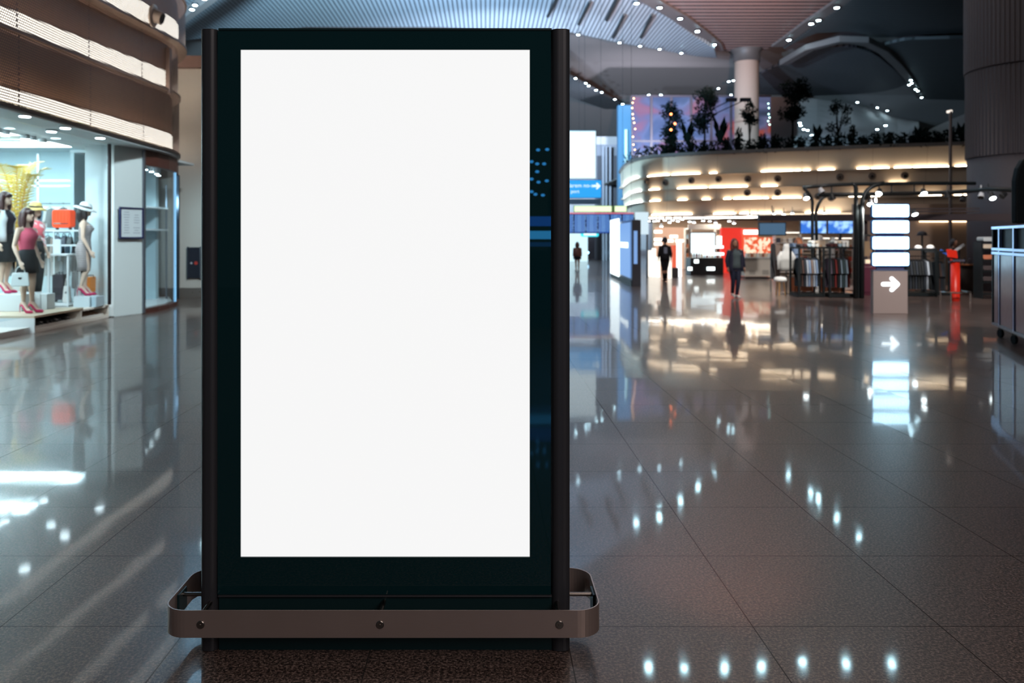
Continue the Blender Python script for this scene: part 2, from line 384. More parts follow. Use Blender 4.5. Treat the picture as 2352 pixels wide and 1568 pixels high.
# ------------------------------------------------------------------ the freestanding advertising display
black = M('black_coated_metal', (.006, .028, .033), .42, 0.0, spec=.35)
soft = M('graphite_metal', (.050, .051, .060), .42, .3)
glassb = M('black_glass', (.003, .028, .034), .0, 0, spec=.6)
for l_ in list(glassb.node_tree.nodes['Principled BSDF'].inputs['Roughness'].links): glassb.node_tree.links.remove(l_)
steel = M('brushed_steel', srgb(178, 160, 154), .36, .62)
def brushed(m, ax=2, sc=260):
    N, L = nodes(m); b = N['Principled BSDF']; tc = newn(m, 'ShaderNodeTexCoord'); mp = newn(m, 'ShaderNodeMapping'); L.new(tc.outputs['Object'], mp.inputs[0])
    s_ = [3, 3, 3]; s_[ax] = sc; mp.inputs['Scale'].default_value = s_
    n = newn(m, 'ShaderNodeTexNoise'); n.inputs['Scale'].default_value = 3; L.new(mp.outputs[0], n.inputs['Vector'])
    bp = newn(m, 'ShaderNodeBump'); bp.inputs['Strength'].default_value = .12; bp.inputs['Distance'].default_value = .002; L.new(n.outputs[0], bp.inputs['Height']); L.new(bp.outputs[0], b.inputs['Normal'])
brushed(steel)
KX0, KX1, KY, KT, KZ = P(458, 0, 3.384).x, P(1310, 0, 3.384).x, 3.384, .20, P(0, 63, 3.384).z
kc = (KX0+KX1)/2
kx = lambda px: P(px, 0, KY).x
kz = lambda py: P(0, py, KY).z
kiosk = thing('advertising_display', 'tall black freestanding display with a blank white lit screen inside a steel bumper ring', 'advertising display', (kc, KY+KT/2, 0))
for sx in (-1, 1):
    x0, x1 = (KX0, kx(497)) if sx < 0 else (kx(1267), KX1)
    c = MB().rbox(((x0+x1)/2, KY+KT/2, KZ/2-.002), (x1-x0, KT, KZ-.004), .028, 8); c.build('side_column', soft, kiosk, world=True, smooth=False, bevel=.002)
xi0, xi1 = kx(498.2), kx(1265.8); yf = KY+.008
sx0, sx1, sz0, sz1 = kx(551), kx(1217), kz(1281), kz(113)
fr = MB(); zt, zb_ = KZ-.012, kz(1367)
for x0, x1, z0, z1 in ((xi0, sx0, zb_, zt), (sx1, xi1, zb_, zt), (sx0, sx1, sz1, zt), (sx0, sx1, zb_, sz0)):
    fr.box(((x0+x1)/2, yf+.004, (z0+z1)/2), (x1-x0, .008, z1-z0))
fr.build('glass_border', glassb, kiosk, world=True)
MB().box(((sx0+sx1)/2, yf+.011, (sz0+sz1)/2), (sx1-sx0+.01, .006, sz1-sz0+.01)).build('screen', E('display_white', (.965, .965, .965), .96), kiosk, world=True)
MB().box((kc, KY+KT/2+.012, KZ/2), (xi1-xi0, KT-.05, KZ-.02)).build('housing', black, kiosk, world=True)
MB().box((kc, KY+KT/2, KZ-.006), (xi1-xi0, KT-.01, .010)).build('top_cap', black, kiosk, world=True, bevel=.002)
MB().box((kc, yf+.002, kz(1369.5)), (xi1-xi0, .022, .006)).build('trim_strip', soft, kiosk, world=True, bevel=.002)
MB().box((kc, yf+.012, kz(1373)/2), (xi1-xi0, .01, kz(1373))).build('lower_panel', black, kiosk, world=True)
# bumper ring
BY0, BY1, BX0, BX1, BZ0, BZ1, BR = 3.272, 3.70, -1.262, .448, .1075, .2135, .095
def rrect(x0, x1, y0, y1, r, n=10):
    q = []
    for k, (cx_, cy_) in enumerate(((x1-r, y1-r), (x0+r, y1-r), (x0+r, y0+r), (x1-r, y0+r))):
        for i in range(n+1):
            t = (k+i/n)*PI/2; q.append((cx_+r*math.cos(t), cy_+r*math.sin(t)))
    return q
o_ = rrect(BX0, BX1, BY0, BY1, BR); i_ = rrect(BX0+.005, BX1-.005, BY0+.005, BY1-.005, BR-.005)
ring = MB().loft([[Vector((a[0], a[1], BZ0)), Vector((a[0], a[1], BZ1)), Vector((b[0], b[1], BZ1)), Vector((b[0], b[1], BZ0))] for a, b in zip(o_, i_)], closed=True)
rg = ring.build('bumper_rail', steel, kiosk, world=True); rg['label'] = 'brushed steel bumper rail'
chrome = M('bolt_steel', (.30, .27, .25), .25, 1.0)
for px in (461, 873, 1285):
    x = P(px, 0, BY0).x; z = P(0, 1434, BY0).z
    b = MB(); R90 = [(x, BY0+.002, z), (x, BY0-.004, z)]; b.tube([(x, BY0+.002, z), (x, BY0-.003, z), (x, BY0-.0045, z)], [.0155, .0155, .0135], 24)
    b.tube([(x, BY0-.004, z), (x, BY0-.0065, z)], [.0045, .003], 6)
    b.build('bolt', chrome, rg, world=True)
    MB().tube([(x, BY0+.004, z+.035), (x, KY+.02, z+.035)], .009, 12).build('bracket_rod', chrome, rg, world=True)
for sx, x0, x1 in ((-1, BX0+.004, KX0+.01), (1, KX1-.01, BX1-.004)):
    MB().tube([(x0, KY+KT/2, BZ1-.026), (x1, KY+KT/2, BZ1-.026)], .008, 12).build('bracket_rod', chrome, rg, world=True)
    xx = BX0+.010 if sx < 0 else BX1-.010
    MB().box((xx, KY+KT/2, (BZ0+BZ1)/2), (.010, .09, .086)).build('bracket_plate', black, rg, world=True, bevel=.002)

# ------------------------------------------------------------------ the curved shop building at the left
def bpath(off, n_arc=26, y0=6.0, a1=95):
    """plan line of the building front: straight along the hall, then round the corner"""
    q = [(-7.3+off, y0+(19.25-y0)*i/16, (19.25-y0)*i/16) for i in range(16)]
    R = 5+off
    for i in range(n_arc+1):
        t = math.radians(a1)*i/n_arc; q.append((-12.3+R*math.cos(t), 19.25+R*math.sin(t), (19.25-y0)+R*t))
    return q
def rise(k, y):                       # the ledges climb a little towards the far end
    base = (3.72, 4.90, 5.98, 7.02, 8.4)[k]; s_ = (0, .03, .045, .055, .06)[k]
    return base+s_*(min(y, 21)-14)
def perforated(name, col, duty=.30, per=.042):
    m = M(name, col, .42, .55); N, L = nodes(m); b = N['Principled BSDF']; out = N['Material Output']
    uv = newn(m, 'ShaderNodeUVMap'); sp = newn(m, 'ShaderNodeSeparateXYZ'); L.new(uv.outputs[0], sp.inputs[0])
    vrow = math_n(m, 'DIVIDE', sp.outputs[1], per*1.0)
    sh = math_n(m, 'MULTIPLY', math_n(m, 'MODULO', math_n(m, 'FLOOR', vrow), 2.0), .5)
    fu = math_n(m, 'SUBTRACT', math_n(m, 'FRACT', math_n(m, 'ADD', math_n(m, 'DIVIDE', sp.outputs[0], per*1.25), sh)), .5)
    fv = math_n(m, 'SUBTRACT', math_n(m, 'FRACT', vrow), .5)
    d = math_n(m, 'SQRT', math_n(m, 'ADD', math_n(m, 'MULTIPLY', fu, math_n(m, 'MULTIPLY', fu, 1.5)), math_n(m, 'MULTIPLY', fv, fv)))
    hole = math_n(m, 'LESS_THAN', d, duty)
    # panel seams stay solid
    fs = math_n(m, 'FRACT', math_n(m, 'DIVIDE', sp.outputs[0], 2.4)); seam = math_n(m, 'GREATER_THAN', fs, .012)
    hole = math_n(m, 'MULTIPLY', hole, seam)
    tr = newn(m, 'ShaderNodeBsdfTransparent'); mx = newn(m, 'ShaderNodeMixShader')
    L.new(hole, mx.inputs[0]); L.new(b.outputs[0], mx.inputs[1]); L.new(tr.outputs[0], mx.inputs[2]); L.new(mx.outputs[0], out.inputs['Surface'])
    return m
perf = perforated('perforated_bronze', srgb(84, 67, 62))
cavity = M('cavity_brown', srgb(150, 116, 92), .7)
led = E('led_warm', (1, .82, .62), 46)
backl = E('backlight_panel', (1, .94, .84), 3.6)
ledge_m = M('ledge_bronze', srgb(112, 92, 84), .45, .4)
def band(off, zf0, zf1, mb=None):
    mb = MB(); q = bpath(off); mb.uv = []; rings = []
    for x, y, s_ in q:
        rings.append([Vector((x, y, zf0(y))), Vector((x, y, zf1(y)))])
    mb.loft(rings, cap=False, wrap=False)
    for x, y, s_ in q: mb.uv += [(s_, zf0(y)), (s_, zf1(y))]
    return mb
def strip(off0, off1, zf0, zf1):
    a, b = bpath(off0), bpath(off1)
    return MB().loft([[Vector((p[0], p[1], zf0(p[1]))), Vector((q[0], q[1], zf0(q[1]))), Vector((q[0], q[1], zf1(q[1]))), Vector((p[0], p[1], zf1(p[1])))] for p, q in zip(a, b)])
fas = thing('shop_facade', 'bronze perforated metal upper facade with glowing bands curving above the clothes shop', 'facade', (-7.3, 14, 3.66))
offs = [0, -.03, .14, .14]
for k in range(4):
    z0 = lambda y, k=k: rise(k, y)+(.03 if k else 0); z1 = lambda y, k=k: rise(k+1, y)-.03
    band(offs[k], z0, z1).build('perforated_panel', perf, fas, world=True)
    strip(offs[k]-.20, offs[k]-.17, z0, z1).build('inner_lining', cavity, fas, world=True)
    strip(offs[k]-.15, offs[k]-.05, lambda y: z0(y)+.005, lambda y: z0(y)+.03).build('led_strip', led, fas, world=True)
    strip(offs[k]-.168, offs[k]-.16, lambda y: z0(y)+.04, lambda y, k=k: z0(y)+(.30, .36, .42, .5)[k]+.02*(y-14)).build('backlight_panel', backl, fas, world=True)
    if k: strip(-.34, max(offs[k], offs[k-1])+.035, lambda y, k=k: rise(k, y)-.03, lambda y, k=k: rise(k, y)+.03).build('ledge', ledge_m, fas, world=True)
strip(-.34, .03, lambda y: 3.665, lambda y: 3.72).build('bottom_edge', M('edge_dark', srgb(70, 58, 56), .4, .4), fas, world=True)
fv = P(388, 0, 19.45)
MB().box((-7.30, 19.45, 5.5), (.10, .14, 1.05)).build('panel_frame', ledge_m, fas, world=True, bevel=.01)
def nozzle(name, c, n, r, label, group=None, m1=None, m2=None):
    """round air nozzle: flange, short barrel, dark throat"""
    t = thing(name, label, 'air nozzle', c, 0, group); n = Vector(n).normalized()
    m1 = m1 or M('nozzle_grey', srgb(150, 138, 132), .4, .3); m2 = m2 or M('nozzle_throat', (.004, .004, .004), .6)
    MB().tube([Vector((0, 0, 0)), n*.03, n*.05], [r, r, r*.8], 28).build('flange', m1, t)
    a = (n+Vector((0, 0, -.25))).normalized()
    MB().tube([n*.02, n*.02+a*r*.8], [r*.62, r*.55], 24).build('barrel', m1, t)
    MB().tube([n*.02+a*r*.8, n*.02+a*(r*.8+.006)], [r*.44, r*.44], 20).build('throat', m2, t)
    return t
pn = P(341, 35, 0); yy = -7.16*FPX/(341-CX)
nozzle('air_nozzle', (-7.07, yy, EYE+(CY-36)*yy/FPX), (1, 0, -.1), .24, 'round grey air nozzle sticking out high on the glowing bronze facade')
# storefront: soffit, glass, end wall, panel wall
pale = M('pale_wall_paint', srgb(214, 226, 230), .55)
white = M('white_lacquer', srgb(228, 230, 230), .35)
shopwhite = M('shop_white', srgb(226, 236, 238), .6)
KEEP[0] = True
q0, q1 = bpath(-.02), bpath(-1.6)
sof = MB().loft([[Vector((a[0], a[1], 3.62)), Vector((b[0], b[1], 3.62)), Vector((b[0], b[1], 3.665)), Vector((a[0], a[1], 3.665))] for a, b in zip(q0, q1)])
struct(sof, 'ceiling_shop_soffit', pale)
lumi = E('ceiling_fill_glow', (.70, .93, 1), 27)
struct(MB().box((-13, 14, 3.9), (9.2, 15, .1)), 'ceiling_shop', pale)
KEEP[0] = False
for i, y in enumerate((10.5, 12.7, 14.9, 17.1, 19.3)):
    t = thing('ceiling_fill_panel', 'long added glowing fill panel in the ceiling inside the left clothes shop', 'ceiling light', (-11.4, y, 3.8), 0, 'added fill panels inside the left shop')  # glow panels added to light the shop interior
    MB().box((0, 0, 0), (4.4, .55, .06)).build('diffuser', lumi, t); MB().box((0, 0, .035), (4.5, .65, .03)).build('frame', white, t)
struct(MB().box((-13, 21.6, 1.95), (9.2, .2, 3.9)), 'wall_shop_rear', M('shop_rear_wall', srgb(206, 228, 234), .6))
struct(MB().box((-16.5, 14, 1.95), (.2, 15, 3.9)), 'wall_shop_side', shopwhite)
struct(MB().box(((-8.44-7.83)/2, 18.05, 1.83), (.61, .5, 3.62)), 'wall_shop_return', shopwhite)
# panel wall beside the podium (with the framed notice)
pa, pb = Vector((-7.83, 17.8, 0)), Vector((-7.57, 18.66, 0)); dirp = (pb-pa).normalized(); ang = math.atan2(dirp.y, dirp.x)
struct(MB().box((*((pa+pb)/2+Vector((-.28, .10, 0))).xy, 1.82), ((pb-pa).length, .6, 3.63), rz=ang), 'wall_panel_white', M('panel_wall', srgb(216, 230, 232), .4))
t = thing('window_post', 'slim dark metal post at the end of the shop window above the podium', 'post', (-7.815, 17.55, .28))
MB().box((0, 0, 1.67), (.055, .06, 3.33)).build('post_profile', M('dark_bronze', srgb(50, 40, 42), .35, .5), t, bevel=.004)
# framed notice board on the panel wall
fc_ = (pa+pb)/2+Vector((.03, -.02, 0)); nb = thing('notice_board', 'square framed white notice with a dark blue frame on the white wall panel', 'notice board', (fc_.x+.012, fc_.y, 0), ang)
W_, z0, z1 = .70, EYE-(548-548), 0
zt_, zb2 = EYE+(548-478)*18.2/FPX, EYE+(548-546)*18.2/FPX
navy = M('navy_frame', srgb(38, 48, 92), .35, .3)
for cx_, cz_, sx_, sz_ in ((0, zt_, W_, .035), (0, zb2, W_, .035), (-W_/2, (zt_+zb2)/2, .035, zt_-zb2+.035), (W_/2, (zt_+zb2)/2, .035, zt_-zb2+.035)):
    MB().box((cx_, -.03, cz_), (sx_, .04, sz_)).build('frame', navy, nb, bevel=.004)
MB().box((0, -.022, (zt_+zb2)/2), (W_-.03, .012, zt_-zb2-.02)).build('sheet', M('notice_paper', srgb(212, 226, 232), .4), nb)
gr = M('print_grey', srgb(150, 162, 176), .6)
for i in range(9):
    for j in range(2):
        w2 = .12+.1*random.random()
        if i in (0, 5) and j: continue
        MB().box((-.15+j*.31, -.030, zt_-.09-i*.055), (w2, .002, .012)).build('printed_line', gr, nb)
# display window round the corner
vp = [(-7.57, 18.68), (-7.50, 19.3), (-7.52, 20.0), (-7.66, 20.9), (-7.95, 21.8), (-8.4, 22.6), (-9.0, 23.3), (-9.8, 23.9)]
def vwall(off0, off1, z0, z1, pts=vp):
    rings = []
    for i, (x, y) in enumerate(pts):
        a, b = pts[max(i-1, 0)], pts[min(i+1, len(pts)-1)]; t_ = Vector((b[0]-a[0], b[1]-a[1])).normalized(); nx, ny = t_.y, -t_.x
        rings.append([Vector((x+nx*o, y+ny*o, z)) for o, z in ((off0, z0), (off1, z0), (off1, z1), (off0, z1))])
    return MB().loft(rings)
vit = thing('corner_showcase', 'tall curved glass showcase window with brown wooden head and plinth', 'showcase', (-7.8, 20.2, 0))
wood = stripes('dark_walnut', srgb(92, 54, 46), srgb(72, 40, 34), 2, .05, .5, .45, bump=.05)
glass = M('clear_glass', (.75, .95, 1), .03, 0, trans=1.0)
def thin_glass():
    m = M('thin_glass', (.8, .95, 1), .02); N, L = nodes(m); b = N['Principled BSDF']
    b.inputs['Base Color'].default_value = (.35, .6, .7, 1)
    tr = newn(m, 'ShaderNodeBsdfTransparent'); tr.inputs[0].default_value = (.93, .98, 1, 1)
    gl = newn(m, 'ShaderNodeBsdfGlossy'); gl.inputs['Roughness'].default_value = .02
    lw = newn(m, 'ShaderNodeLayerWeight'); lw.inputs[0].default_value = .5; mx = newn(m, 'ShaderNodeMixShader')
    L.new(math_n(m, 'ADD', math_n(m, 'MULTIPLY', math_n(m, 'POWER', lw.outputs['Facing'], 5.0), .8), .04), mx.inputs[0]); L.new(tr.outputs[0], mx.inputs[1]); L.new(gl.outputs[0], mx.inputs[2]); L.new(mx.outputs[0], N['Material Output'].inputs['Surface'])
    return m
tg = thin_glass()
vwall(-.10, .02, 3.28, 3.62).build('head_panel', wood, vit, world=True)
vwall(-.10, .02, 0.0, .10).build('plinth', wood, vit, world=True)
vwall(-.02, -.008, .10, 3.28).build('glass_pane', tg, vit, world=True)
fsm = M('frame_steel', srgb(120, 128, 140), .3, .8)
MB().box((vp[0][0], vp[0][1], 1.81), (.07, .10, 3.6)).build('frame_post', fsm, vit, world=True, bevel=.005)
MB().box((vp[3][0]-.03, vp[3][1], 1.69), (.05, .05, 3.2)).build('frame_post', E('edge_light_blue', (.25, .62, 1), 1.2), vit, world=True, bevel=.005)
MB().box((vp[4][0], vp[4][1], 1.69), (.08, .08, 3.2)).build('frame_post', M('frame_steel_dark', srgb(56, 64, 76), .3, .8), vit, world=True, bevel=.005)
struct(MB().poly([(-8.35, 18.9, .02), (-7.62, 18.9, .02), (-7.6, 20, .02), (-7.8, 21, .02), (-8.4, 22.4, .02), (-9.3, 22.4, .02), (-9.3, 18.9, .02)], (0, 0, .1)), 'floor_showcase', white)
struct(MB().box((-9.2, 20.6, 1.8), (.08, 3.6, 3.5)), 'wall_showcase_back', M('showcase_back', srgb(196, 218, 226), .5))
struct(MB().box((-8.5, 20.6, 3.60), (1.6, 3.4, .06)), 'ceiling_showcase', pale)
sl = E('spot_cool', (.8, .95, 1), 14)
for i, (x, y) in enumerate(((-7.85, 19.5), (-7.95, 20.1), (-8.1, 20.8), (-8.25, 21.3))):
    t = thing('showcase_light', 'small round ceiling spotlight inside the curved glass showcase', 'spotlight', (x, y, 3.24), 0, 'spotlights inside the curved showcase')
    MB().tube([(0, 0, .32), (0, 0, .0)], .045, 12).build('body', white, t); MB().tube([(0, 0, 0), (0, 0, -.01)], .05, 12).build('lens', sl, t)
t = thing('shelf_unit', 'pale glass shelves inside the curved showcase', 'shelf', (-8.6, 20.6, .12))
for z in (2.3, 1.75): MB().box((0, 0, z), (.9, 2.2, .04)).build('shelf_board', white, t)
for y in (-1.1, 1.1): MB().box((.40, y, 1.45), (.04, .04, 2.9)).build('upright', fsm, t)
# soffit downlights
dl = E('downlight_cool', (.72, .92, 1), 22)
first = None
for px, py in ((57, 266), (150, 293), (230, 316), (118, 301)):
    p = ZP(px, py, 3.60)
    if first is None:
        t = thing('soffit_downlight', 'x', 'downlight', p); first = t
        MB().ell([(0, 0, -.012, .105, .105), (0, 0, .012, .105, .105)], 20).build('trim_ring', white, t)
        MB().ell([(0, 0, -.02, .08, .08), (0, 0, -.011, .08, .08)], 20).build('lens', dl, t)
    else: t = clone(first, p)
    t['label'] = 'recessed round downlight in the white soffit above the shop window'; t['group'] = 'downlights in the shop soffit'
# track with spotlights
trk = thing('lighting_track', 'white ceiling track behind the shop window carrying the spotlights', 'lighting track', (-8.75, 14.6, 3.79))
MB().box((0, 0, 0), (.05, 6.4, .05)).build('rail', white, trk)
for y in (-2.6, 0, 2.6): MB().tube([(0, y, 0), (0, y, .055)], .012, 8).build('hanger', white, trk)
MB().box((-.7, 0, 0), (.05, 6.4, .05)).build('rail', white, trk)
sp_ = None
for px, py, tx in ((12, 306, .3), (58, 312, .25), (98, 320, .1), (74, 300, -.5), (-6, 292, -.4)):
    Y = 8.75*FPX/(CX-px); p = P(px, py, Y)
    if sp_ is None:
        t = thing('track_spotlight', 'x', 'spotlight', p); sp_ = t
        MB().tube([(0, 0, 3.762-p.z), (0, 0, .14)], .02, 10).build('stem', white, t)
        MB().tube([(0, 0, .17), (0, 0, .05), (0, 0, -.03)], [.05, .07, .085], 18).build('housing', white, t)
        MB().tube([(0, 0, -.025), (0, 0, -.05)], [.078, .07], 18).build('lens', E('spot_lens', (.78, .95, 1), 26), t)
    else: p.z = sp_.location.z; t = clone(sp_, p)
    t['label'] = 'white cylindrical track spotlight shining into the shop window'; t['group'] = 'spotlights on the shop track'
# window glazing bars and glass of the storefront
gl_ = thing('shop_window_glass', 'large clear glass pane of the clothes shop window standing on the podium', 'shop window', (-7.885, 13, .302))
MB().box((0, .3, 1.655), (.012, 8.6, 3.31)).build('glass_pane', tg, gl_)
ws = thing('glazing_frame', 'thin white glazing bars behind the mannequins in the left shop', 'glazing bars', (-10.9, 20.4, .1))
wb = E('glowing_bar', (.86, .97, 1), .85)
for z in (2.95, 2.82, 2.3): MB().box((-.45, 0, z), (3.9, .04, .05)).build('bar', white, ws)
for x in (.1, -.9, -1.9): MB().box((x, 0, 1.8), (.05, .04, 3.6)).build('bar', white, ws)
struct(MB().box((-12, 14.5, .05), (8, 14, .1)), 'floor_shop', M('shop_floor', srgb(206, 204, 200), .3))

# podium with open niches
pod = thing('window_podium', 'low white display podium with wooden edge and open shoe niches facing the hall', 'podium', (-9.2, 16.3, 0))
topm = M('podium_top', srgb(232, 226, 216), .4); woodl = M('podium_edge_oak', srgb(206, 184, 158), .5)
pf = M('podium_front', srgb(220, 226, 228), .45); inn = M('niche_inside', srgb(120, 104, 108), .6)
PX, PY0, PY1, PZ = -7.90, 14.8, 17.76, .30
MB().box(((-11.5+PX)/2, (PY0+16.6)/2, PZ-.02), (PX+11.5, 16.6-PY0, .04)).build('top_board', woodl, pod, world=True, bevel=.004)
MB().box(((-11.5+PX)/2, (16.6+PY1)/2, PZ-.05), (PX+11.5, PY1-16.6, .04)).build('top_board', topm, pod, world=True, bevel=.004)
MB().box(((-11.5+PX)/2, PY0+.012, (PZ-.04)/2), (PX+11.5, .024, PZ-.04)).build('front_panel', pf, pod, world=True)
MB().box((-8.42, (PY0+PY1)/2, .13), (.03, PY1-PY0, .24)).build('niche_back', inn, pod, world=True)
MB().box(((-8.42+PX)/2, (PY0+PY1)/2, .03), (.49, PY1-PY0-.02, .06)).build('base_board', topm, pod, world=True, bevel=.003)
for y, th in ((PY0+.035, .05), (16.55, .05), (PY1-.02, .04)):
    MB().box(((-8.4+PX)/2, y, .14), (.46, th, .24)).build('divider', topm, pod, world=True)
# shoes in the niches
def shoe_mb(L=.25, hh=.0, mb=None, o=(0, 0, 0), w_=.04):
    """shoe pointing along -Y; hh = heel height"""
    mb = mb or MB(); rows = []
    for i in range(9):
        t = i/8; y = -L*.62+L*t; zc = .018+hh*max(0, (t-.35)/.65)**1.3
        wd = w_*(.35+.65*math.sin(PI*min(1, (t*.85+.12)))); ht = .016+.02*t+.012*math.sin(PI*t)
        rows.append([Vector((o[0]+wd*math.cos(2*PI*k/12), o[1]+y, o[2]+zc+ht*math.sin(2*PI*k/12)+ht*.4)) for k in range(12)])
    mb.loft(rows); return mb
sblk = M('shoe_black', (.012, .014, .016), .3); stan = M('shoe_tan', srgb(150, 120, 100), .4)
shp = None
for i in range(9):
    m_ = sblk; y = 15.0+.165*i
    if shp is None:
        shp = shoe_mb(.24, .0).build('shoe', sblk); shp['category'] = 'shoe'; c = shp
    else: c = shp.copy(); COL.objects.link(c)
    c.location = (-8.16+.03*(i % 2), y, .068); c.rotation_euler = (0, 0, PI/2+.15*((i % 3)-1))
    c['label'] = 'black shoe in the nearer open niche of the white podium'; c['group'] = 'black shoes in the podium niche'
    c.scale = (1.2, 1.0, 2.0)
sht = None
for i in range(7):
    y = 16.72+.14*i
    if sht is None:
        sht = thing('heeled_sandal', 'x', 'shoe'); shoe_mb(.22, .05).build('upper', stan, sht); MB().tube([(0, .08, .07), (0, .085, 0)], [.012, .006], 8).build('heel', sblk, sht); c = sht
    else: c = copy_tree(sht)
    c.location = (-8.16, y, .066); c.rotation_euler = (0, 0, PI/2+.2*((i % 3)-1))
    c['label'] = 'tan heeled sandal in the farther open niche of the white podium'; c['group'] = 'tan sandals in the podium niche'

# blocks on the podium
def sbox(name, c, d, m, label, cat, bevel=.006):
    o = MB().box(c, d).build(name, m, bevel=bevel); return props(o, label, cat)
def pxbox(px0, px1, pt, pb, Y, depth): 
    a, b = P(px0, pt, Y), P(px1, pb, Y); return ((a.x+b.x)/2, Y+depth/2, (a.z+b.z)/2), (b.x-a.x, depth, a.z-b.z)
c, d = pxbox(-30, 50, 676, 714, 15.7, .75); d = (d[0], d[1], c[2]+d[2]/2-PZ-.002); c = (c[0], c[1], PZ+.002+d[2]/2)
sbox('display_block', c, d, white, 'white display block under the mannequin in the white jacket', 'display block'); B1 = (c, d)
gro = stripes('grooved_white', srgb(226, 232, 234), srgb(180, 192, 198), 0, .035, .8, .4)
c, d = pxbox(168, 205, 681, 700, 17.0, .45); d = (d[0], d[1], c[2]+d[2]/2-PZ+.028); c = (c[0], c[1], PZ-.028+d[2]/2)
sbox('display_block', c, d, gro, 'grooved white block under the mannequin in the striped dress', 'display block'); B4 = (c, d)
c, d = pxbox(209, 221, 681, 700, 17.05, .35); d = (d[0], d[1], c[2]+d[2]/2-PZ+.028); c = (c[0], c[1], PZ-.028+d[2]/2)
sbox('display_block', c, d, M('block_grey', srgb(176, 196, 206), .5), 'small grey white box at the right end of the podium', 'display block')
for i, (a, b) in enumerate(((79, 93), (94, 108))):
    c, d = pxbox(a, b, 675, 710, 16.1, .3); d = (d[0], d[1], c[2]+d[2]/2-PZ-.002); c = (c[0], c[1], PZ+.002+d[2]/2)
    sbox('display_cube', c, d, M('block_pale', srgb(214, 216, 216), .5), ('left' if i == 0 else 'right')+' one of the two pale boxes right of the pink top mannequin', 'display block')

# white mesh cabinet with suitcases
cab = thing('mesh_cabinet', 'white display cabinet with expanded metal mesh sides holding the dark suitcase', 'cabinet', (-8.35, 17.1, .272))
a, b = P(82, 585, 17.15), P(156, 704, 17.15)
X0, X1, Z0, Z1 = a.x, b.x, .273, a.z
mesh_m = M('expanded_mesh', srgb(226, 224, 220), .5)
def make_mesh_mat(m):
    N, L = nodes(m); b_ = N['Principled BSDF']; tc = newn(m, 'ShaderNodeTexCoord'); sp = newn(m, 'ShaderNodeSeparateXYZ'); L.new(tc.outputs['Object'], sp.inputs[0])
    u = math_n(m, 'DIVIDE', math_n(m, 'ADD', sp.outputs[0], sp.outputs[1]), .075); v = math_n(m, 'DIVIDE', sp.outputs[2], .042)
    a1 = math_n(m, 'ABSOLUTE', math_n(m, 'SUBTRACT', math_n(m, 'FRACT', math_n(m, 'ADD', u, v)), .5)); a2 = math_n(m, 'ABSOLUTE', math_n(m, 'SUBTRACT', math_n(m, 'FRACT', math_n(m, 'SUBTRACT', u, v)), .5))
    hole = math_n(m, 'LESS_THAN', math_n(m, 'MAXIMUM', a1, a2), .36)
    tr = newn(m, 'ShaderNodeBsdfTransparent'); mx = newn(m, 'ShaderNodeMixShader'); L.new(hole, mx.inputs[0]); L.new(b_.outputs[0], mx.inputs[1]); L.new(tr.outputs[0], mx.inputs[2]); L.new(mx.outputs[0], N['Material Output'].inputs['Surface'])
make_mesh_mat(mesh_m)
xm = P(112, 0, 17.15).x
for x, y in ((X0, 17.15), (xm, 17.15), (X1, 17.15), (X0, 17.65), (X1, 17.65)):
    MB().box((x, y, (Z0+Z1)/2), (.035, .035, Z1-Z0)).build('post', white, cab, world=True)
MB().box(((X0+X1)/2, 17.4, Z1), (X1-X0+.04, .6, .035)).build('top_board', white, cab, world=True, bevel=.004)
MB().box(((X0+X1)/2, 17.4, Z0+.04), (X1-X0+.04, .54, .05)).build('bottom_board', white, cab, world=True)
MB().box(((X0+xm)/2, 17.15, (Z0+Z1)/2), (xm-X0, .006, Z1-Z0)).build('mesh_panel', mesh_m, cab, world=True)
MB().box(((X0+X1)/2, 17.66, (Z0+Z1)/2), (X1-X0, .006, Z1-Z0)).build('mesh_panel', mesh_m, cab, world=True)
def suitcase(name, c, d, m, label, dark, handle=True, band_=True):
    t = thing(name, label, 'suitcase', (c[0], c[1], c[2]-d[2]/2)); r = min(d[0], d[2])*.16
    MB().rbox((0, 0, d[2]/2+.02), (d[0], d[1], d[2]-.04), r, 5, 1).build('shell', m, t, bevel=.012)
    for i in range(5): MB().box((-d[0]*.36+d[0]*.18*i, -d[1]/2-.002, d[2]/2+.02), (.012, .008, d[2]*.72)).build('rib', m, t, bevel=.003)
    if band_: MB().box((0, -d[1]/2-.004, d[2]*.30), (d[0]*.8, .01, .02)).build('latch_bar', dark, t)
    for sx in (-1, 1): MB().tube([(sx*d[0]*.36, -.03, .02), (sx*d[0]*.36, .03, .02)], .025, 12).build('wheel', dark, t)
    if handle: MB().tube([(-.06, 0, d[2]-.02), (-.06, 0, d[2]+.03), (.06, 0, d[2]+.03), (.06, 0, d[2]-.02)], .01, 8).build('handle', dark, t)
    return t
orange = M('orange_plastic', srgb(255, 74, 26), .35); dk = M('dark_plastic', (.02, .02, .022), .4)
c, d = pxbox(113, 137, 634, 698, 17.3, .22); suitcase('suitcase', (c[0], c[1]+.11, .348+d[2]/2), d, M('charcoal_plastic', srgb(62, 56, 64), .4), 'tall charcoal suitcase inside the white mesh cabinet', dk)
c, d = pxbox(119, 161, 481, 527, 17.9, .25); oc = suitcase('suitcase', c, d, orange, 'bright orange square suitcase on the shelf between the mannequins', dk)
text('lettering', 'CABIN', .05, M('letter_grey', srgb(190, 190, 180), .4), (-.15, -d[1]/2-.012, d[2]*.27), (PI/2, 0, 0), oc)
c2, d2 = pxbox(196, 207.5, 636, 676, 17.55, .25); suitcase('suitcase', (c2[0], c2[1], c2[2]), d2, M('amber_plastic', srgb(240, 140, 50), .4), 'narrow amber orange suitcase behind the legs of the striped dress mannequin', dk)
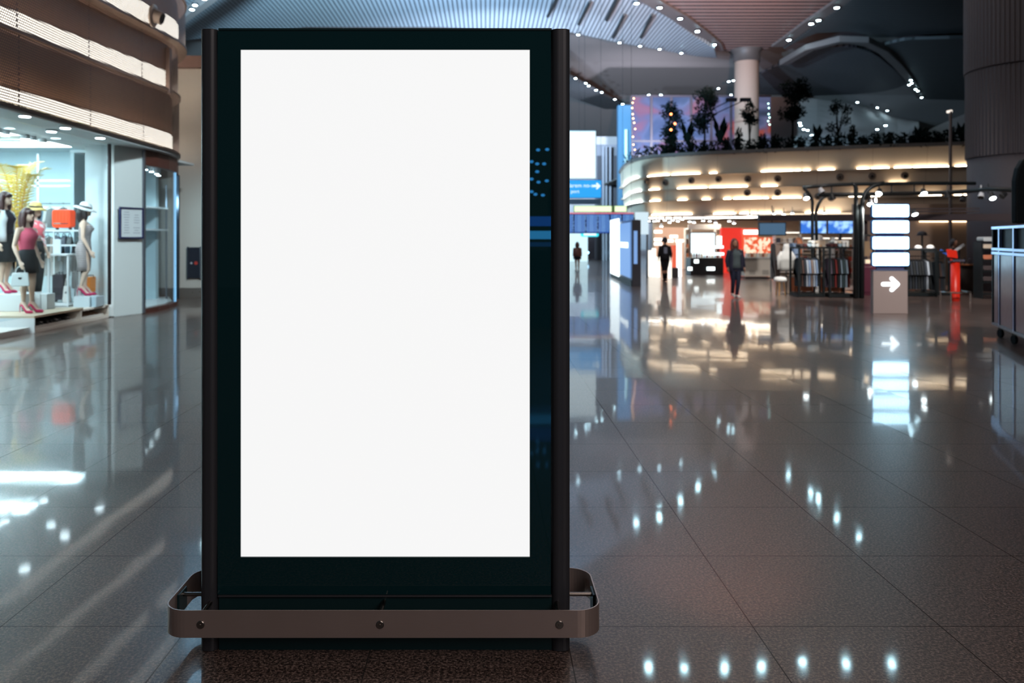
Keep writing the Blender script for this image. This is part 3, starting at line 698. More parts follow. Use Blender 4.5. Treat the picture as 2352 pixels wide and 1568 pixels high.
st = thing('display_stand', 'small white stand holding the amber suitcase behind the striped dress mannequin', 'display stand', (c2[0], c2[1], .273))
zz = c2[2]-d2[2]/2
MB().box((0, 0, (zz-.273)/2), (.2, .24, zz-.277)).build('body', white, st)
# shelf under the orange suitcase, bags
sh = thing('wall_shelf_unit', 'white two-level shelf carrying the orange suitcase and the dark handbags', 'shelf', (c[0]+.1, 18.1, .1))
zs = EYE+(548-527.5)*17.9/FPX
MB().box((c[0]+.08, 18.05, zs-.02), (.75, .5, .035)).build('shelf_board', white, sh, world=True)
zs2 = EYE+(548-561)*17.9/FPX
MB().box((c[0]+.15, 18.05, zs2-.02), (.85, .5, .035)).build('shelf_board', white, sh, world=True)
for x in (-.3, .5): MB().box((c[0]+x, 18.2, (zs+.1)/2), (.03, .03, zs-.12)).build('upright', white, sh, world=True)
def handbag(c, w_, h, dpt, m, label, cat='handbag', group=None, rz=0, hm=None):
    t = thing('handbag', label, cat, c, rz, group)
    mb = MB(); mb.loft([[Vector((sx*w_/2*k, sy*dpt/2*k2, z)) for sx, sy in ((-1, -1), (1, -1), (1, 1), (-1, 1))] for z, k, k2 in ((0, .96, 1), (h*.1, 1, 1), (h*.9, .86, .5), (h, .84, .4))])
    mb.build('bag_body', m, t, bevel=.01)
    MB().tube([(w_*.25*math.cos(a), 0, h*.92+h*.55*math.sin(a)) for a in [PI*i/10 for i in range(11)]], .008, 8).build('handle', hm or m, t)
    MB().box((0, -dpt*.36, h*.6), (w_*.18, .02, h*.12)).build('clasp', M('clasp_metal', srgb(160, 160, 165), .3, 1), t)
    return t
navyb = M('navy_leather', srgb(24, 28, 52), .35)
for i, px in enumerate((130, 144, 158)):
    p = P(px, 560, 17.9); handbag((p.x, 17.95, zs2-.001), .115, .16, .12, navyb if i < 2 else sblk, 'dark navy handbag on the shelf below the orange suitcase', group='navy bags below the orange suitcase')

for c_, tg_, e_ in (((-7.0, 12.2, 3.55), (-8.6, 15.6, 1.2), 160), ((-8.4, 13.4, 3.5), (-8.2, 15.6, 1.3), 160), ((-8.2, 15.4, 3.5), (-8.2, 17.3, 1.2), 160)):
    spot('window_spot_beam', c_, tg_, e_, (.85, .96, 1), 60, .8, .06)
spot('showcase_beam', (-7.9, 20.2, 3.4), (-8.8, 20.8, .8), 120, (.70, .92, 1), 110, .8, .1)
spot('passage_beam', (-8.1, 21.4, 2.6), (-6.9, 23.7, 1.4), 90, (.62, .90, 1), 120, 1, .15)  # added spot standing in for the showcase glow on the rear wall

# ------------------------------------------------------------------ figures: mannequins and people
def figure_mb(H, J, female=True, heel=0.0):
    """one continuous body in metres, front towards -Y, sole at z=0; J overrides joints in units of H"""
    D = dict(pel=(0, 0, .50), waist=(0, .004, .61), rib=(0, 0, .68), chest=(0, -.004, .73), sho=(0, .006, .79), neck=(0, .008, .835), chin=(0, -.004, .868), head=(0, -.012, .925),
             hipL=(.050, 0, .49), kneeL=(.046, -.012, .275), ankL=(.040, .012, .055), hipR=(-.050, 0, .49), kneeR=(-.046, -.012, .275), ankR=(-.040, .012, .055),
             shL=(.098, .008, .785), elL=(.118, .02, .625), wrL=(.125, -.012, .485), shR=(-.098, .008, .785), elR=(-.118, .02, .625), wrR=(-.125, -.012, .485), toeL=None, toeR=None, faceyaw=0)
    D.update(J); V = {k: Vector(v)*H for k, v in D.items() if isinstance(v, tuple)}
    mb = MB(); f = 1 if female else 1.08
    # trunk
    pel, wa, rb, ch, so, ne = V['pel'], V['waist'], V['rib'], V['chest'], V['sho'], V['neck']
    ws = .068 if female else .082; hs = .098 if female else .088
    rows = [(pel.x, pel.y, pel.z-.045*H, .075*H, .055*H), (pel.x, pel.y, pel.z, hs*H, .068*H), (pel.x*.5+wa.x*.5, (pel.y+wa.y)/2, (pel.z+wa.z)/2, (hs*.5+ws*.5)*H, .062*H),
            (wa.x, wa.y, wa.z, ws*H, .050*H), (rb.x, rb.y, rb.z, .080*H*f, .058*H), (ch.x, ch.y, ch.z, .090*H*f, .064*H), (so.x*.6+ch.x*.4, so.y, so.z-.02*H, .096*H*f, .054*H),
            (so.x, so.y, so.z+.005*H, .078*H*f, .038*H), (ne.x, ne.y, ne.z-.02*H, .042*H, .032*H), (ne.x, ne.y, ne.z, .028*H, .029*H)]
    mb.ell(rows, 24)
    if female:
        for sx in (-1, 1): mb.sph((ch.x+sx*.036*H, ch.y-.036*H, ch.z-.006*H), (.032*H, .032*H, .034*H), 12, 8)
    # neck + head
    mb.tube([ne-Vector((0, 0, .03*H)), ne, V['chin']+Vector((0, .01*H, 0)), V['head']+Vector((0, .01*H, -.02*H))], [.033*H, .028*H, .028*H, .030*H], 12)
    Rz = Matrix.Rotation(D['faceyaw'], 3, 'Z'); hd = V['head']
    mb.sph(hd+Vector((0, .008*H, .012*H)), (.043*H, .052*H, .056*H), 16, 12)
    mb.sph(hd+Rz @ Vector((0, -.014*H, -.026*H)), (.032*H, .036*H, .040*H), 14, 10)          # jaw
    mb.tube([hd+Rz @ Vector((0, -.044*H, .012*H)), hd+Rz @ Vector((0, -.058*H, -.008*H)), hd+Rz @ Vector((0, -.048*H, -.013*H))], [.004*H, .008*H, .006*H], 8)   # nose
    mb.sph(hd+Rz @ Vector((0, -.044*H, -.028*H)), (.014*H, .007*H, .006*H), 10, 6)            # lips
    mb.sph(hd+Rz @ Vector((0, -.042*H, -.048*H)), (.013*H, .010*H, .010*H), 10, 6)            # chin
    for sx in (-1, 1): mb.sph(hd+Rz @ Vector((sx*.044*H, .008*H, -.004*H)), (.006*H, .012*H, .018*H), 8, 6)
    # arms and hands
    for s_ in 'LR':
        a, e, w_ = V['sh'+s_], V['el'+s_], V['wr'+s_]; sg = 1 if s_ == 'L' else -1
        inner = Vector((so.x+sg*.06*H, so.y, so.z-.008*H))
        mb.tube([inner, a, a.lerp(e, .35), a.lerp(e, .8), e, e.lerp(w_, .3), e.lerp(w_, .75), w_], [x*H for x in (.030, .029, .026, .021, .0195, .0205, .0155, .0125)], 12)
        fd = (w_-e).normalized(); side = Vector((0, 1, 0)) if abs(fd.y) < .8 else Vector((0, 0, 1))
        side = (side-fd*side.dot(fd)).normalized(); nrm = fd.cross(side).normalized()      # palm normal
        pl = w_+fd*.028*H
        mb.tube([w_-fd*.01*H, w_+fd*.012*H], .0125*H, 8)
        for q_ in (-.6, -.2, .2, .6): mb.tube([w_+side*q_*.012*H, w_+fd*.048*H+side*q_*.020*H], .0085*H, 8)
        for q_, ln in ((-.6, .036), (-.2, .043), (.2, .040), (.6, .031)):
            b0 = w_+fd*.048*H+side*q_*.022*H; k1 = b0+fd*ln*.5*H-nrm*sg*.003*H; k2 = b0+fd*ln*H-nrm*sg*.012*H
            mb.tube([b0, k1, k2], [.0058*H, .0052*H, .0044*H], 7)
        t0 = w_+fd*.016*H-side*.012*H; mb.tube([t0, t0+fd*.018*H-side*.014*H, t0+fd*.036*H-side*.017*H], [.0070*H, .0060*H, .0050*H], 7)
    # legs and feet
    for s_ in 'LR':
        h, k, a = V['hip'+s_], V['knee'+s_], V['ank'+s_]; sg = 1 if s_ == 'L' else -1
        back = Vector((0, .010*H, 0))
        mb.tube([h+Vector((0, 0, .03*H)), h, h.lerp(k, .45), h.lerp(k, .85), k, k.lerp(a, .28)+back, k.lerp(a, .6)+back*.5, a], [x*H for x in (.046, .052, .044, .031, .029, .031, .023, .017)], 14)
        toe = V.get('toe'+s_)
        if toe is None: toe = a+Vector((sg*.012*H, -.105*H, -a.z+.012*H))
        ball = a.lerp(toe, .62); ball.z = min(ball.z, toe.z+.006*H)
        mb.tube([a+Vector((0, .022*H, -.022*H)), a+Vector((0, -.005*H, -.012*H)), a.lerp(ball, .6)+Vector((0, 0, .008*H)), ball+Vector((0, 0, .004*H)), toe], [x*H for x in (.018, .020, .018, .019, .012)], 12)
    return mb, V
def remesh(o, vox, sm=2):
    m = o.modifiers.new('r', 'REMESH'); m.mode = 'VOXEL'; m.voxel_size = vox
    s_ = o.modifiers.new('s', 'SMOOTH'); s_.iterations = sm; s_.factor = .5
    dg = bpy.context.evaluated_depsgraph_get(); me = bpy.data.meshes.new_from_object(o.evaluated_get(dg)); me.shade_smooth()
    mats = [x for x in o.data.materials]; o.modifiers.clear(); o.data = me
    if not me.materials: me.materials.append(mats[0])
    return o
mskin = M('mannequin_skin', srgb(222, 190, 168), .42)
pskin = M('person_skin', srgb(190, 140, 115), .5)
def hair_on(o_name, V, H, m, parent, length=.16, fringe=True, back=True):
    hd = V['head']; mb = MB()
    mb.sph(hd+Vector((0, .016*H, .020*H)), (.050*H, .056*H, .058*H), 20, 14)
    if fringe: mb.sph(hd+Vector((0, -.034*H, .030*H)), (.040*H, .022*H, .024*H), 14, 8)
    for sx in (-1, 1):
        mb.tube([hd+Vector((sx*.040*H, .004*H, .03*H)), hd+Vector((sx*.050*H, .008*H, -.02*H)), hd+Vector((sx*.052*H, .004*H, -.02*H-length*.5*H)), hd+Vector((sx*.045*H, .0, -.02*H-length*.9*H))], [x*H for x in (.020, .023, .023, .010)], 10)
    if back:
        mb.tube([hd+Vector((0, .035*H, .03*H)), hd+Vector((0, .050*H, -.03*H)), hd+Vector((0, .052*H, -.03*H-length*.5*H)), hd+Vector((0, .046*H, -.03*H-length*H))], [x*H for x in (.045, .050, .048, .030)], 14)
    o = mb.build('hair', m, parent); return remesh(o, .011, 2)
def face_on(V, H, parent, dark):
    hd = V['head']
    for sx in (-1, 1):
        MB().sph(hd+Vector((sx*.017*H, -.046*H, .004*H)), (.008*H, .004*H, .004*H), 10, 6).build('eye', dark, parent)
    MB().sph(hd+Vector((0, -.050*H, -.028*H)), (.011*H, .004*H, .004*H), 10, 6).build('mouth', M('lip_rose', srgb(170, 70, 70), .4), parent)
def ring_cloth(name, rows, m, parent, wave=0, wn=6, n=32, solid=.006, vox=None):
    mb = MB().ell(rows, n, cap=False, wave=wave, wn=wn); o = mb.build(name, m, parent, smooth=True, solid=solid); return o
def sleeve(name, a, e, w_, r, m, parent, to=1.0):
    pts = [a, a.lerp(e, .5), e]+([e.lerp(w_, min(1, to))] if to > 0 else [])
    rr = [r*1.15, r*1.05, r*.95]+([r*.8] if to > 0 else [])
    return MB().tube(pts, rr, 14).build(name, m, parent, smooth=True)
pinkshoe = M('magenta_shoe', srgb(190, 24, 84), .3)
def pump(V, H, s_, parent, m=pinkshoe):
    a, toe = V['ank'+s_], V['toe'+s_]; sub = shoe = MB(); ball = a.lerp(toe, .6); ball.z = toe.z
    shoe.tube([a+Vector((0, .032*H, -.030*H)), a+Vector((0, .0, -.030*H)), ball+Vector((0, 0, .0)), toe+Vector((0, -.012*H, -.004*H)), toe+Vector((0, -.03*H, -.006*H))], [x*H for x in (.012, .020, .022, .014, .003)], 12)
    so = shoe.build('shoe', m, parent, smooth=True)
    hb = a+Vector((0, .036*H, -.04*H)); MB().tube([hb, Vector((hb.x, hb.y+.004, .0))], [.011, .004], 8).build('heel', m, so)
    MB().tube([a+Vector((.02*H*math.cos(t), .026*H*math.sin(t)+.006*H, -.012*H)) for t in [PI*i/8 for i in range(9)]], .0035, 6).build('strap', m, so)
darkeye = M('eye_dark', (.01, .008, .008), .3)
brown_hair = M('brown_hair', srgb(66, 34, 32), .42); black_hair = M('black_hair', srgb(30, 18, 20), .4)
def heels(hz=.075): return dict(ankL=(.032, .012, .055+hz*.62), ankR=(-.034, .012, .055+hz*.62), toeL=(.040, -.075, .012), toeR=(-.044, -.075, .012))

# mannequin in the pink top
def base_man(name, label, loc, rz, H, J, skin=mskin, vox=.0085, hair=brown_hair, hl=.16, cat='mannequin'):
    t = thing(name, label, cat, loc, rz); mb, V = figure_mb(H, J)
    b = remesh(mb.build('body', skin, t), vox, 2)
    if hair: hair_on('hair', V, H, hair, t, hl)
    face_on(V, H, t, darkeye)
    return t, V
H = 1.90; z_p = PZ
p2 = P(62, 716, 15.35)
J = heels(); J.update(kneeL=(.040, -.03, .29), ankL=(.050, -.012, .10), toeL=(.065, -.10, .012), wrL=(.150, -.02, .50), wrR=(-.145, -.045, .49), elR=(-.13, .03, .63), elL=(.135, .03, .63))
t, V = base_man('mannequin', 'mannequin in a pink sleeveless top and short black skirt at the podium corner', (p2.x, p2.y, z_p+.016), math.radians(78), H, J, hl=.11)
pink = M('pink_knit', srgb(226, 98, 124), .7); blk = M('black_cloth', (.010, .014, .017), .8)
ring_cloth('top', [(0, .006, .575*H, .078*H, .060*H), (0, .004, .62*H, .076*H, .056*H), (0, 0, .68*H, .088*H, .066*H), (0, -.014*H, .728*H, .097*H, .082*H), (0, -.004*H, .765*H, .094*H, .066*H), (0, .004*H, .79*H, .072*H, .046*H), (0, .006*H, .805*H, .055*H, .042*H)], pink, t)
ring_cloth('skirt', [(0, 0, .60*H, .076*H, .058*H), (0, 0, .55*H, .092*H, .068*H), (0, 0, .50*H, .106*H, .078*H), (0, -.004, .44*H, .112*H, .082*H), (0, -.008, .375*H, .116*H, .086*H)], blk, t, wave=.04, wn=7)
for s_ in 'LR': pump(V, H, s_, t)
hw = xf_of(t) @ (V['wrR']+Vector((0, -.01, -.075*H)))
bag = handbag((hw.x, hw.y, hw.z-.30), .30, .24, .10, M('white_leather', srgb(226, 232, 230), .4), 'white tote handbag hanging from the hand of the pink top mannequin', rz=math.radians(20), hm=M('white_leather_h', srgb(226, 232, 230), .4))
# striped dress
p4 = P(192, 681, 17.2); zt4 = B4[0][2]+B4[1][2]/2
H4 = 1.86; J = heels(); J.update(pel=(0, .012, .50), waist=(0, -.006, .61), chest=(0, -.010, .73), wrR=(-.12, -.06, .485), elR=(-.118, .012, .625), wrL=(.12, .02, .485), elL=(.118, .05, .63), kneeR=(-.044, -.03, .285), ankR=(-.034, .035, .10), toeR=(-.04, -.05, .012), ankL=(.032, .0, .10), toeL=(.04, -.088, .012))
t, V = base_man('mannequin', 'mannequin in a striped sleeveless dress and white sun hat on a grooved block', (p4.x, 17.25, zt4+.016), math.radians(112), H4, J, hair=black_hair, hl=.10)
H = H4
strp = stripes('striped_jersey', srgb(214, 204, 200), srgb(74, 56, 66), 2, .036, .45, .7, bump=0)
ring_cloth('dress', [(0, -.012*H, .765*H, .088*H, .058*H), (0, -.020*H, .728*H, .097*H, .082*H), (0, -.004*H, .68*H, .088*H, .066*H), (0, -.004*H, .61*H, .076*H, .058*H), (0, .008*H, .55*H, .096*H, .074*H), (0, .012*H, .50*H, .108*H, .084*H), (0, .008*H, .42*H, .102*H, .076*H), (0, .004*H, .33*H, .090*H, .068*H), (0, .010*H, .262*H, .084*H, .066*H)], strp, t, wave=.03, wn=5)
for sx in (-1, 1): MB().tube([(sx*.055*H, -.065*H, .76*H), (sx*.055*H, -.01*H, .815*H), (sx*.055*H, .045*H, .765*H)], .008, 8).build('strap', strp, t)
for s_ in 'LR': pump(V, H, s_, t)
def sunhat(V, H, mt, m, bandm, label, R=.165, tilt=.28):
    hd = V['head']+Vector((0, .005*H, .032*H)); h = bpy.data.objects.new('sun_hat', None); COL.objects.link(h); h.parent = mt
    h.location = hd; h['label'] = label; h.rotation_euler = (tilt, 0, 0)
    MB().ell([(0, 0, -.01, .115, .125), (0, 0, .03, .112, .122), (0, 0, .075, .10, .11), (0, 0, .105, .07, .078), (0, 0, .115, .01, .01)], 24).build('crown', m, h, smooth=True)
    rings = []
    for r, z in ((.11, .0), (R, -.015), (R*1.3, -.045)): rings.append([Vector((r*math.cos(2*PI*k/28), r*1.1*math.sin(2*PI*k/28), z-.012*math.cos(4*PI*k/28))) for k in range(28)])
    MB().loft(rings, cap=False).build('brim', m, h, smooth=True, solid=.006)
    MB().ell([(0, 0, 0, .120, .130), (0, 0, .028, .117, .127)], 24, cap=False).build('ribbon', bandm, h, solid=.003)
    return h
sunhat(V, H, t, M('white_straw', srgb(236, 238, 238), .6), dk, 'white wide brimmed sun hat on the striped dress mannequin')
# white jacket
H1 = 1.92; H = H1; zt1 = B1[0][2]+B1[1][2]/2
J = heels(); J.update(wrR=(-.14, -.03, .49), wrL=(.15, -.03, .49), elL=(.135, .03, .63), elR=(-.135, .03, .63))
p1 = P(8, 676, 16.0)
t, V = base_man('mannequin', 'mannequin in a white jacket and long black skirt at the left picture edge', (p1.x, 16.05, zt1+.016), math.radians(84), H, J, hair=brown_hair, hl=.12)
wj = M('white_wool', srgb(230, 236, 238), .7); nv = M('navy_knit', srgb(26, 26, 42), .7)
ring_cloth('top', [(0, 0, .56*H, .086*H, .066*H), (0, 0, .62*H, .078*H, .058*H), (0, 0, .68*H, .088*H, .066*H), (0, -.014*H, .728*H, .097*H, .082*H), (0, 0, .79*H, .070*H, .046*H), (0, .005*H, .815*H, .045*H, .038*H)], nv, t)
ring_cloth('skirt', [(0, 0, .60*H, .076*H, .058*H), (0, 0, .55*H, .094*H, .070*H), (0, 0, .50*H, .108*H, .080*H), (0, -.004, .40*H, .118*H, .092*H), (0, -.008, .30*H, .128*H, .10*H)], blk, t, wave=.06, wn=8)
jk = MB(); rings = []
for z, a, b, y in ((.50, .116, .088, 0), (.56, .110, .084, 0), (.62, .100, .076, 0), (.68, .102, .078, 0), (.73, .108, .088, -.010), (.78, .102, .066, 0), (.812, .060, .044, .006)):
    rings.append([Vector((a*H*math.cos(th), y*H+b*H*math.sin(th), z*H)) for th in [math.radians(-52+284*k/26) for k in range(27)]])
jk.loft(rings, cap=False, wrap=False).build('jacket', wj, t, smooth=True, solid=.012)
for s_ in 'LR': sleeve('sleeve', V['sh'+s_], V['el'+s_], V['wr'+s_], .030*H, wj, t, .7)
for s_ in 'LR': pump(V, H, s_, t)
# tie-dye shirt with hat behind
H3 = 1.86; H = H3; p3 = P(92, 0, 16.9)
J = dict(wrR=(-.14, -.03, .49), wrL=(.13, -.03, .49))
t, V = base_man('mannequin', 'mannequin in a knotted pink and white shirt and black trousers behind the pink top one', (p3.x-.06, 16.83, .492), math.radians(76), H, J, hair=black_hair, hl=.08)
pl = sbox('display_block', (p3.x-.06, 16.83, .376), (.40, .42, .206), white, 'white block under the mannequin in the knotted pink and white shirt', 'display block')
td = M('pink_white_batik', srgb(244, 214, 216), .7)
def blotch(m, c1, c2, sc):
    N, L = nodes(m); b = N['Principled BSDF']; tc = newn(m, 'ShaderNodeTexCoord'); n = newn(m, 'ShaderNodeTexNoise'); n.inputs['Scale'].default_value = sc
    L.new(tc.outputs['Object'], n.inputs['Vector']); r = newn(m, 'ShaderNodeValToRGB'); r.color_ramp.elements[0].color = (*c1, 1); r.color_ramp.elements[1].color = (*c2, 1)
    r.color_ramp.elements[0].position = .44; r.color_ramp.elements[1].position = .56; L.new(n.outputs[0], r.inputs[0]); L.new(r.outputs[0], b.inputs['Base Color']); return m
blotch(td, srgb(236, 110, 120), srgb(244, 228, 226), 9)
ring_cloth('shirt', [(0, 0, .625*H, .090*H, .070*H), (0, 0, .68*H, .096*H, .072*H), (0, -.012*H, .728*H, .104*H, .086*H), (0, 0, .785*H, .098*H, .062*H), (0, .005*H, .82*H, .046*H, .040*H)], td, t)
for s_ in 'LR': sleeve('sleeve', V['sh'+s_], V['el'+s_], V['wr'+s_], .030*H, td, t, .5)
MB().tube([(0, -.075*H, .63*H), (.03*H, -.095*H, .60*H), (.045*H, -.09*H, .54*H)], [.02, .03, .012], 8).build('knot', td, t)
for s_, sg in (('L', 1), ('R', -1)): MB().tube([V['hip'+s_]+Vector((0, 0, .03*H)), V['hip'+s_], V['knee'+s_], V['ank'+s_]], [x*H for x in (.056, .060, .048, .044)], 16).build('trouser_leg', blk, t, smooth=True)
ring_cloth('waistband', [(0, 0, .60*H, .078*H, .060*H), (0, 0, .55*H, .095*H, .070*H), (0, 0, .48*H, .106*H, .078*H)], blk, t)
sunhat(V, H, t, M('natural_straw', srgb(226, 196, 120), .7), dk, 'straw sun hat on the mannequin in the knotted shirt', .15, .1)

# palm plant behind the mannequins
pm = P(55, 600, 18.6); palm = thing('potted_palm', 'tall yellow green palm in a pale planter behind the mannequins', 'potted plant', (pm.x-.15, 18.6, .1))
pleaf = M('palm_leaf', srgb(206, 176, 72), .5); pst = M('palm_stem', srgb(186, 130, 60), .6)
MB().ell([(0, 0, 0, .2, .2), (0, 0, .55, .26, .26), (0, 0, .56, .22, .22)], 24).build('planter', M('planter_cream', srgb(214, 210, 202), .5), palm, smooth=False)
for i in range(9):
    a = 2*PI*i/9+.3; L_ = 3.5+.5*random.random(); lean = .25+.3*random.random(); pts = []
    for k in range(11):
        t_ = k/10; r = lean*(t_**1.8)*1.5; pts.append(Vector((r*math.cos(a), r*math.sin(a), .55+L_*(t_-.32*t_**3))))
    f = MB().tube(pts, [.018*(1-.8*k/10) for k in range(11)], 6).build('frond_stem', pst, palm)
    lf = MB()
    for k in range(24):
        t_ = .35+.63*k/23; ii = t_*10; j = int(ii); q = pts[j].lerp(pts[min(j+1, 10)], ii-j); dr = (pts[min(j+1, 10)]-pts[j]).normalized()
        for sg in (-1, 1):
            sd = dr.cross(Vector((0, 0, 1))).normalized()*sg; tip = q+sd*.30*(1-.5*abs(t_-.6))+dr*.17-Vector((0, 0, .07)); w2 = dr*.014
            lf.add([q-w2, q+w2, tip], [(0, 1, 2)]); lf.add([q-w2+Vector((0, 0, .003)), tip+Vector((0, 0, .003)), q+w2+Vector((0, 0, .003))], [(0, 1, 2)])
    lf.build('leaflets', pleaf, f)
# clothes hanging behind the striped dress, back fixtures
def garment_mb(wd=.46, ln=.75, sl=.5, th=.07, seed=0):
    rnd = random.Random(seed); mb = MB(); hw = wd/2
    out = [(-.07, 0), (-hw*.9, -.05), (-hw-.06, -.05-sl*.9), (-hw+.045, -.05-sl*.95), (-hw+.05, -.2), (-hw*.92, -ln), (hw*.92, -ln), (hw-.05, -.2), (hw-.045, -.05-sl*.95), (hw+.06, -.05-sl*.9), (hw*.9, -.05), (.07, 0)]
    mb.poly([(x, -th/2, z) for x, z in out], (0, th, 0)); return mb
def make_garment(m, seed, ln=.75, sl=.5, label='x', group=None, name='hanging_garment', cat='garment', th=.07):
    t = thing(name, label, cat, (0, 0, 0), 0, group)
    garment_mb(ln=ln, sl=sl, seed=seed, th=th).build('cloth', m, t, bevel=.02)
    MB().tube([(-.2, 0, -.045), (0, 0, .03), (.2, 0, -.045)], .008, 6).build('hanger_bar', dk, t)
    MB().tube([(0, 0, .03)]+[(.030*math.cos(a_), 0, .10+.030*math.sin(a_)) for a_ in [math.radians(-70+k*25) for k in range(10)]], .0035, 6).build('hook', chrome, t)
    return t
dkc = M('dark_wool', srgb(44, 46, 58), .8)
for i, px in enumerate((162, 174, 186)):
    p = P(px, 566, 17.8+.1*i); g = make_garment(dkc, i, .95, .6, 'dark grey coat hanging behind the striped dress mannequin', 'dark coats in the left shop', th=.045); g.location = (p.x, 18.1, 1.55); g.rotation_euler.z = PI/2
rk = thing('garment_rail', 'thin steel garment rail behind the striped dress mannequin', 'garment rail', (P(175, 0, 17.9).x, 18.1, .1))
xr = .55
MB().tube([(-xr*.6, 0, 0), (-xr*.6, 0, 1.55), (xr*.6, 0, 1.55), (xr*.6, 0, 0)], .014, 8).build('rail_frame', fsm, rk)
rk2 = thing('garment_rail', 'tall steel garment rail behind the orange suitcase', 'garment rail', (-10.25, 19.3, .1))
MB().tube([(-.9, 0, 0), (-.9, 0, 2.35), (.9, 0, 2.35), (.9, 0, 0)], .016, 8).build('rail_frame', dk, rk2)
MB().tube([(-.9, 0, 1.7), (.9, 0, 1.7)], .014, 8).build('cross_bar', fsm, rk2)
g2 = [M('cloth_greyblue', srgb(120, 140, 156), .8), M('cloth_pale', srgb(206, 206, 204), .8), M('cloth_taupe', srgb(150, 132, 124), .8), M('cloth_slate', srgb(70, 84, 98), .8)]
for i in range(8):
    g = make_garment(g2[i % 4], i, .9, .55, 'muted grey or beige garment on the rail behind the orange suitcase', 'garments on the rear rail of the left shop'); g.location = (rk2.location.x-.75+.2*i, 19.3, 1.70); g.rotation_euler.z = PI/2
for i in range(5):
    g = make_garment(g2[(i+2) % 4], i, .45, .3, 'muted garment on the upper bar behind the orange suitcase', 'garments on the upper bar of the left shop'); g.location = (rk2.location.x-.6+.3*i, 19.3, 2.35); g.rotation_euler.z = PI/2
# open display table with white bags beside mesh cabinet
b_ = P(178, 690, 17.4); handbag((b_.x-.06, 17.58, .274), .11, .30, .14, M('white_leather2', srgb(230, 232, 232), .4), 'white handbag on the podium left of the grooved block')
b_ = P(147, 690, 17.3); handbag((b_.x, 17.42, .34), .13, .34, .14, M('white_quilt', srgb(222, 218, 212), .6), 'quilted white handbag beside the charcoal suitcase in the mesh cabinet')
b_ = P(120, 585, 17.2); sbox('notice_card', (b_.x, 17.4, Z1+.15+.018), (.15, .03, .3), pale, 'small pale notice panel standing on top of the white mesh cabinet', 'notice panel')

# rear wall beyond the left building, planter above it, hydrant niche
struct(MB().box((-5.4, 23.85, 3.35), (8.6, .4, 6.7)), 'wall_rear_left', M('rear_wall_plaster', srgb(196, 190, 182), .6))
struct(MB().box((-5.4, 23.8, 6.56), (8.8, .7, .32)), 'trim_1', M('brown_fascia', srgb(112, 84, 76), .5))
struct(MB().box((-5.4, 23.62, .14), (8.6, .06, .28)), 'baseboard_rear', M('skirting_steel', srgb(150, 140, 134), .3, .6))
hc = P(446, 604, 23.6)
hy = thing('hydrant_cabinet', 'dark glazed fire cabinet set into the pale rear wall beside the display', 'fire cabinet', (hc.x, 23.62, hc.z-.42))
MB().box((0, 0, .43), (.34, .08, .86)).build('door', M('dark_glass_door', srgb(44, 46, 56), .15), hy, bevel=.004)
for sx in (-1, 1): MB().box((sx*.18, -.02, .43), (.02, .10, .9)).build('frame', fsm, hy)
MB().tube([(.06, -.045, .42), (.06, -.055, .42)], .05, 14).build('red_mark', M('red_mark', srgb(190, 60, 50), .4), hy)
MB().tube([(-.07, -.045, .42), (-.07, -.055, .42)], .03, 14).build('white_mark', M('white_mark', srgb(190, 190, 200), .4), hy)

# ---- foliage
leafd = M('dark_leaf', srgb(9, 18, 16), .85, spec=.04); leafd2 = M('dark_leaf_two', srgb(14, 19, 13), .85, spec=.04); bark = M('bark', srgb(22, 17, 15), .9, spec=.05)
def leaves_mb(n, shape, size, seed):
    rnd = random.Random(seed); mb = MB()
    for i in range(n):
        c = Vector(shape(rnd)); a = Vector((rnd.uniform(-1, 1), rnd.uniform(-1, 1), rnd.uniform(-.6, .8))).normalized(); b = a.orthogonal().normalized(); b = Matrix.Rotation(rnd.uniform(0, 6.28), 3, a) @ b
        s_ = size*rnd.uniform(.6, 1.3); mb.add([c, c+a*s_*.5+b*s_*.22, c+a*s_, c+a*s_*.5-b*s_*.22], [(0, 1, 2, 3)])
    return mb
def ball(rnd, R, low=1):
    while 1:
        p = [rnd.uniform(-1, 1) for _ in range(3)]; d = sum(x*x for x in p)
        if d < 1: return (p[0]*R[0], p[1]*R[1], p[2]*R[2])
def tree(px, base, top, wpx, Y, kind, label, seed):
    h = (base-top)*Y/FPX; p = P(px, base, Y); R = wpx*Y/FPX/2; t = thing('ornamental_tree', label, 'tree', (p.x, Y, p.z))
    if kind == 'round': zc, rz_ = h*.70, h*.30
    elif kind == 'full': zc, rz_ = h*.58, h*.42
    else: zc, rz_ = h*.62, h*.38
    MB().tube([(0, 0, 0), (.02, 0, h*.4), (-.02, .02, zc)], [.07, .05, .03], 8).build('trunk', bark, t)
    rnd0 = random.Random(seed); cl = []
    for i in range(14 if kind != 'airy' else 7):
        a = rnd0.uniform(0, 6.28); zz_ = rnd0.uniform(-1, 1); rr_ = math.sqrt(max(0, 1-zz_*zz_))*rnd0.uniform(.3, .75)
        wz = (1.0 if kind != 'vase' else .6+.4*(zz_+1)/2)
        cl.append((R*rr_*wz*math.cos(a), R*rr_*wz*math.sin(a), zc+zz_*rz_*.72))
    def shp_(rnd):
        c = rnd.choice(cl); b = ball(rnd, (R*.42, R*.42, R*.42)); return (c[0]+b[0], c[1]+b[1], c[2]+b[2])
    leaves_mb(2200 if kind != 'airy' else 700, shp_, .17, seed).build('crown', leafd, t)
    for c in cl[:5]: MB().tube([(0, 0, h*.35), (c[0]*.6, c[1]*.6, c[2]-.1), c], [.03, .02, .008], 6).build('branch', bark, t)
    return t

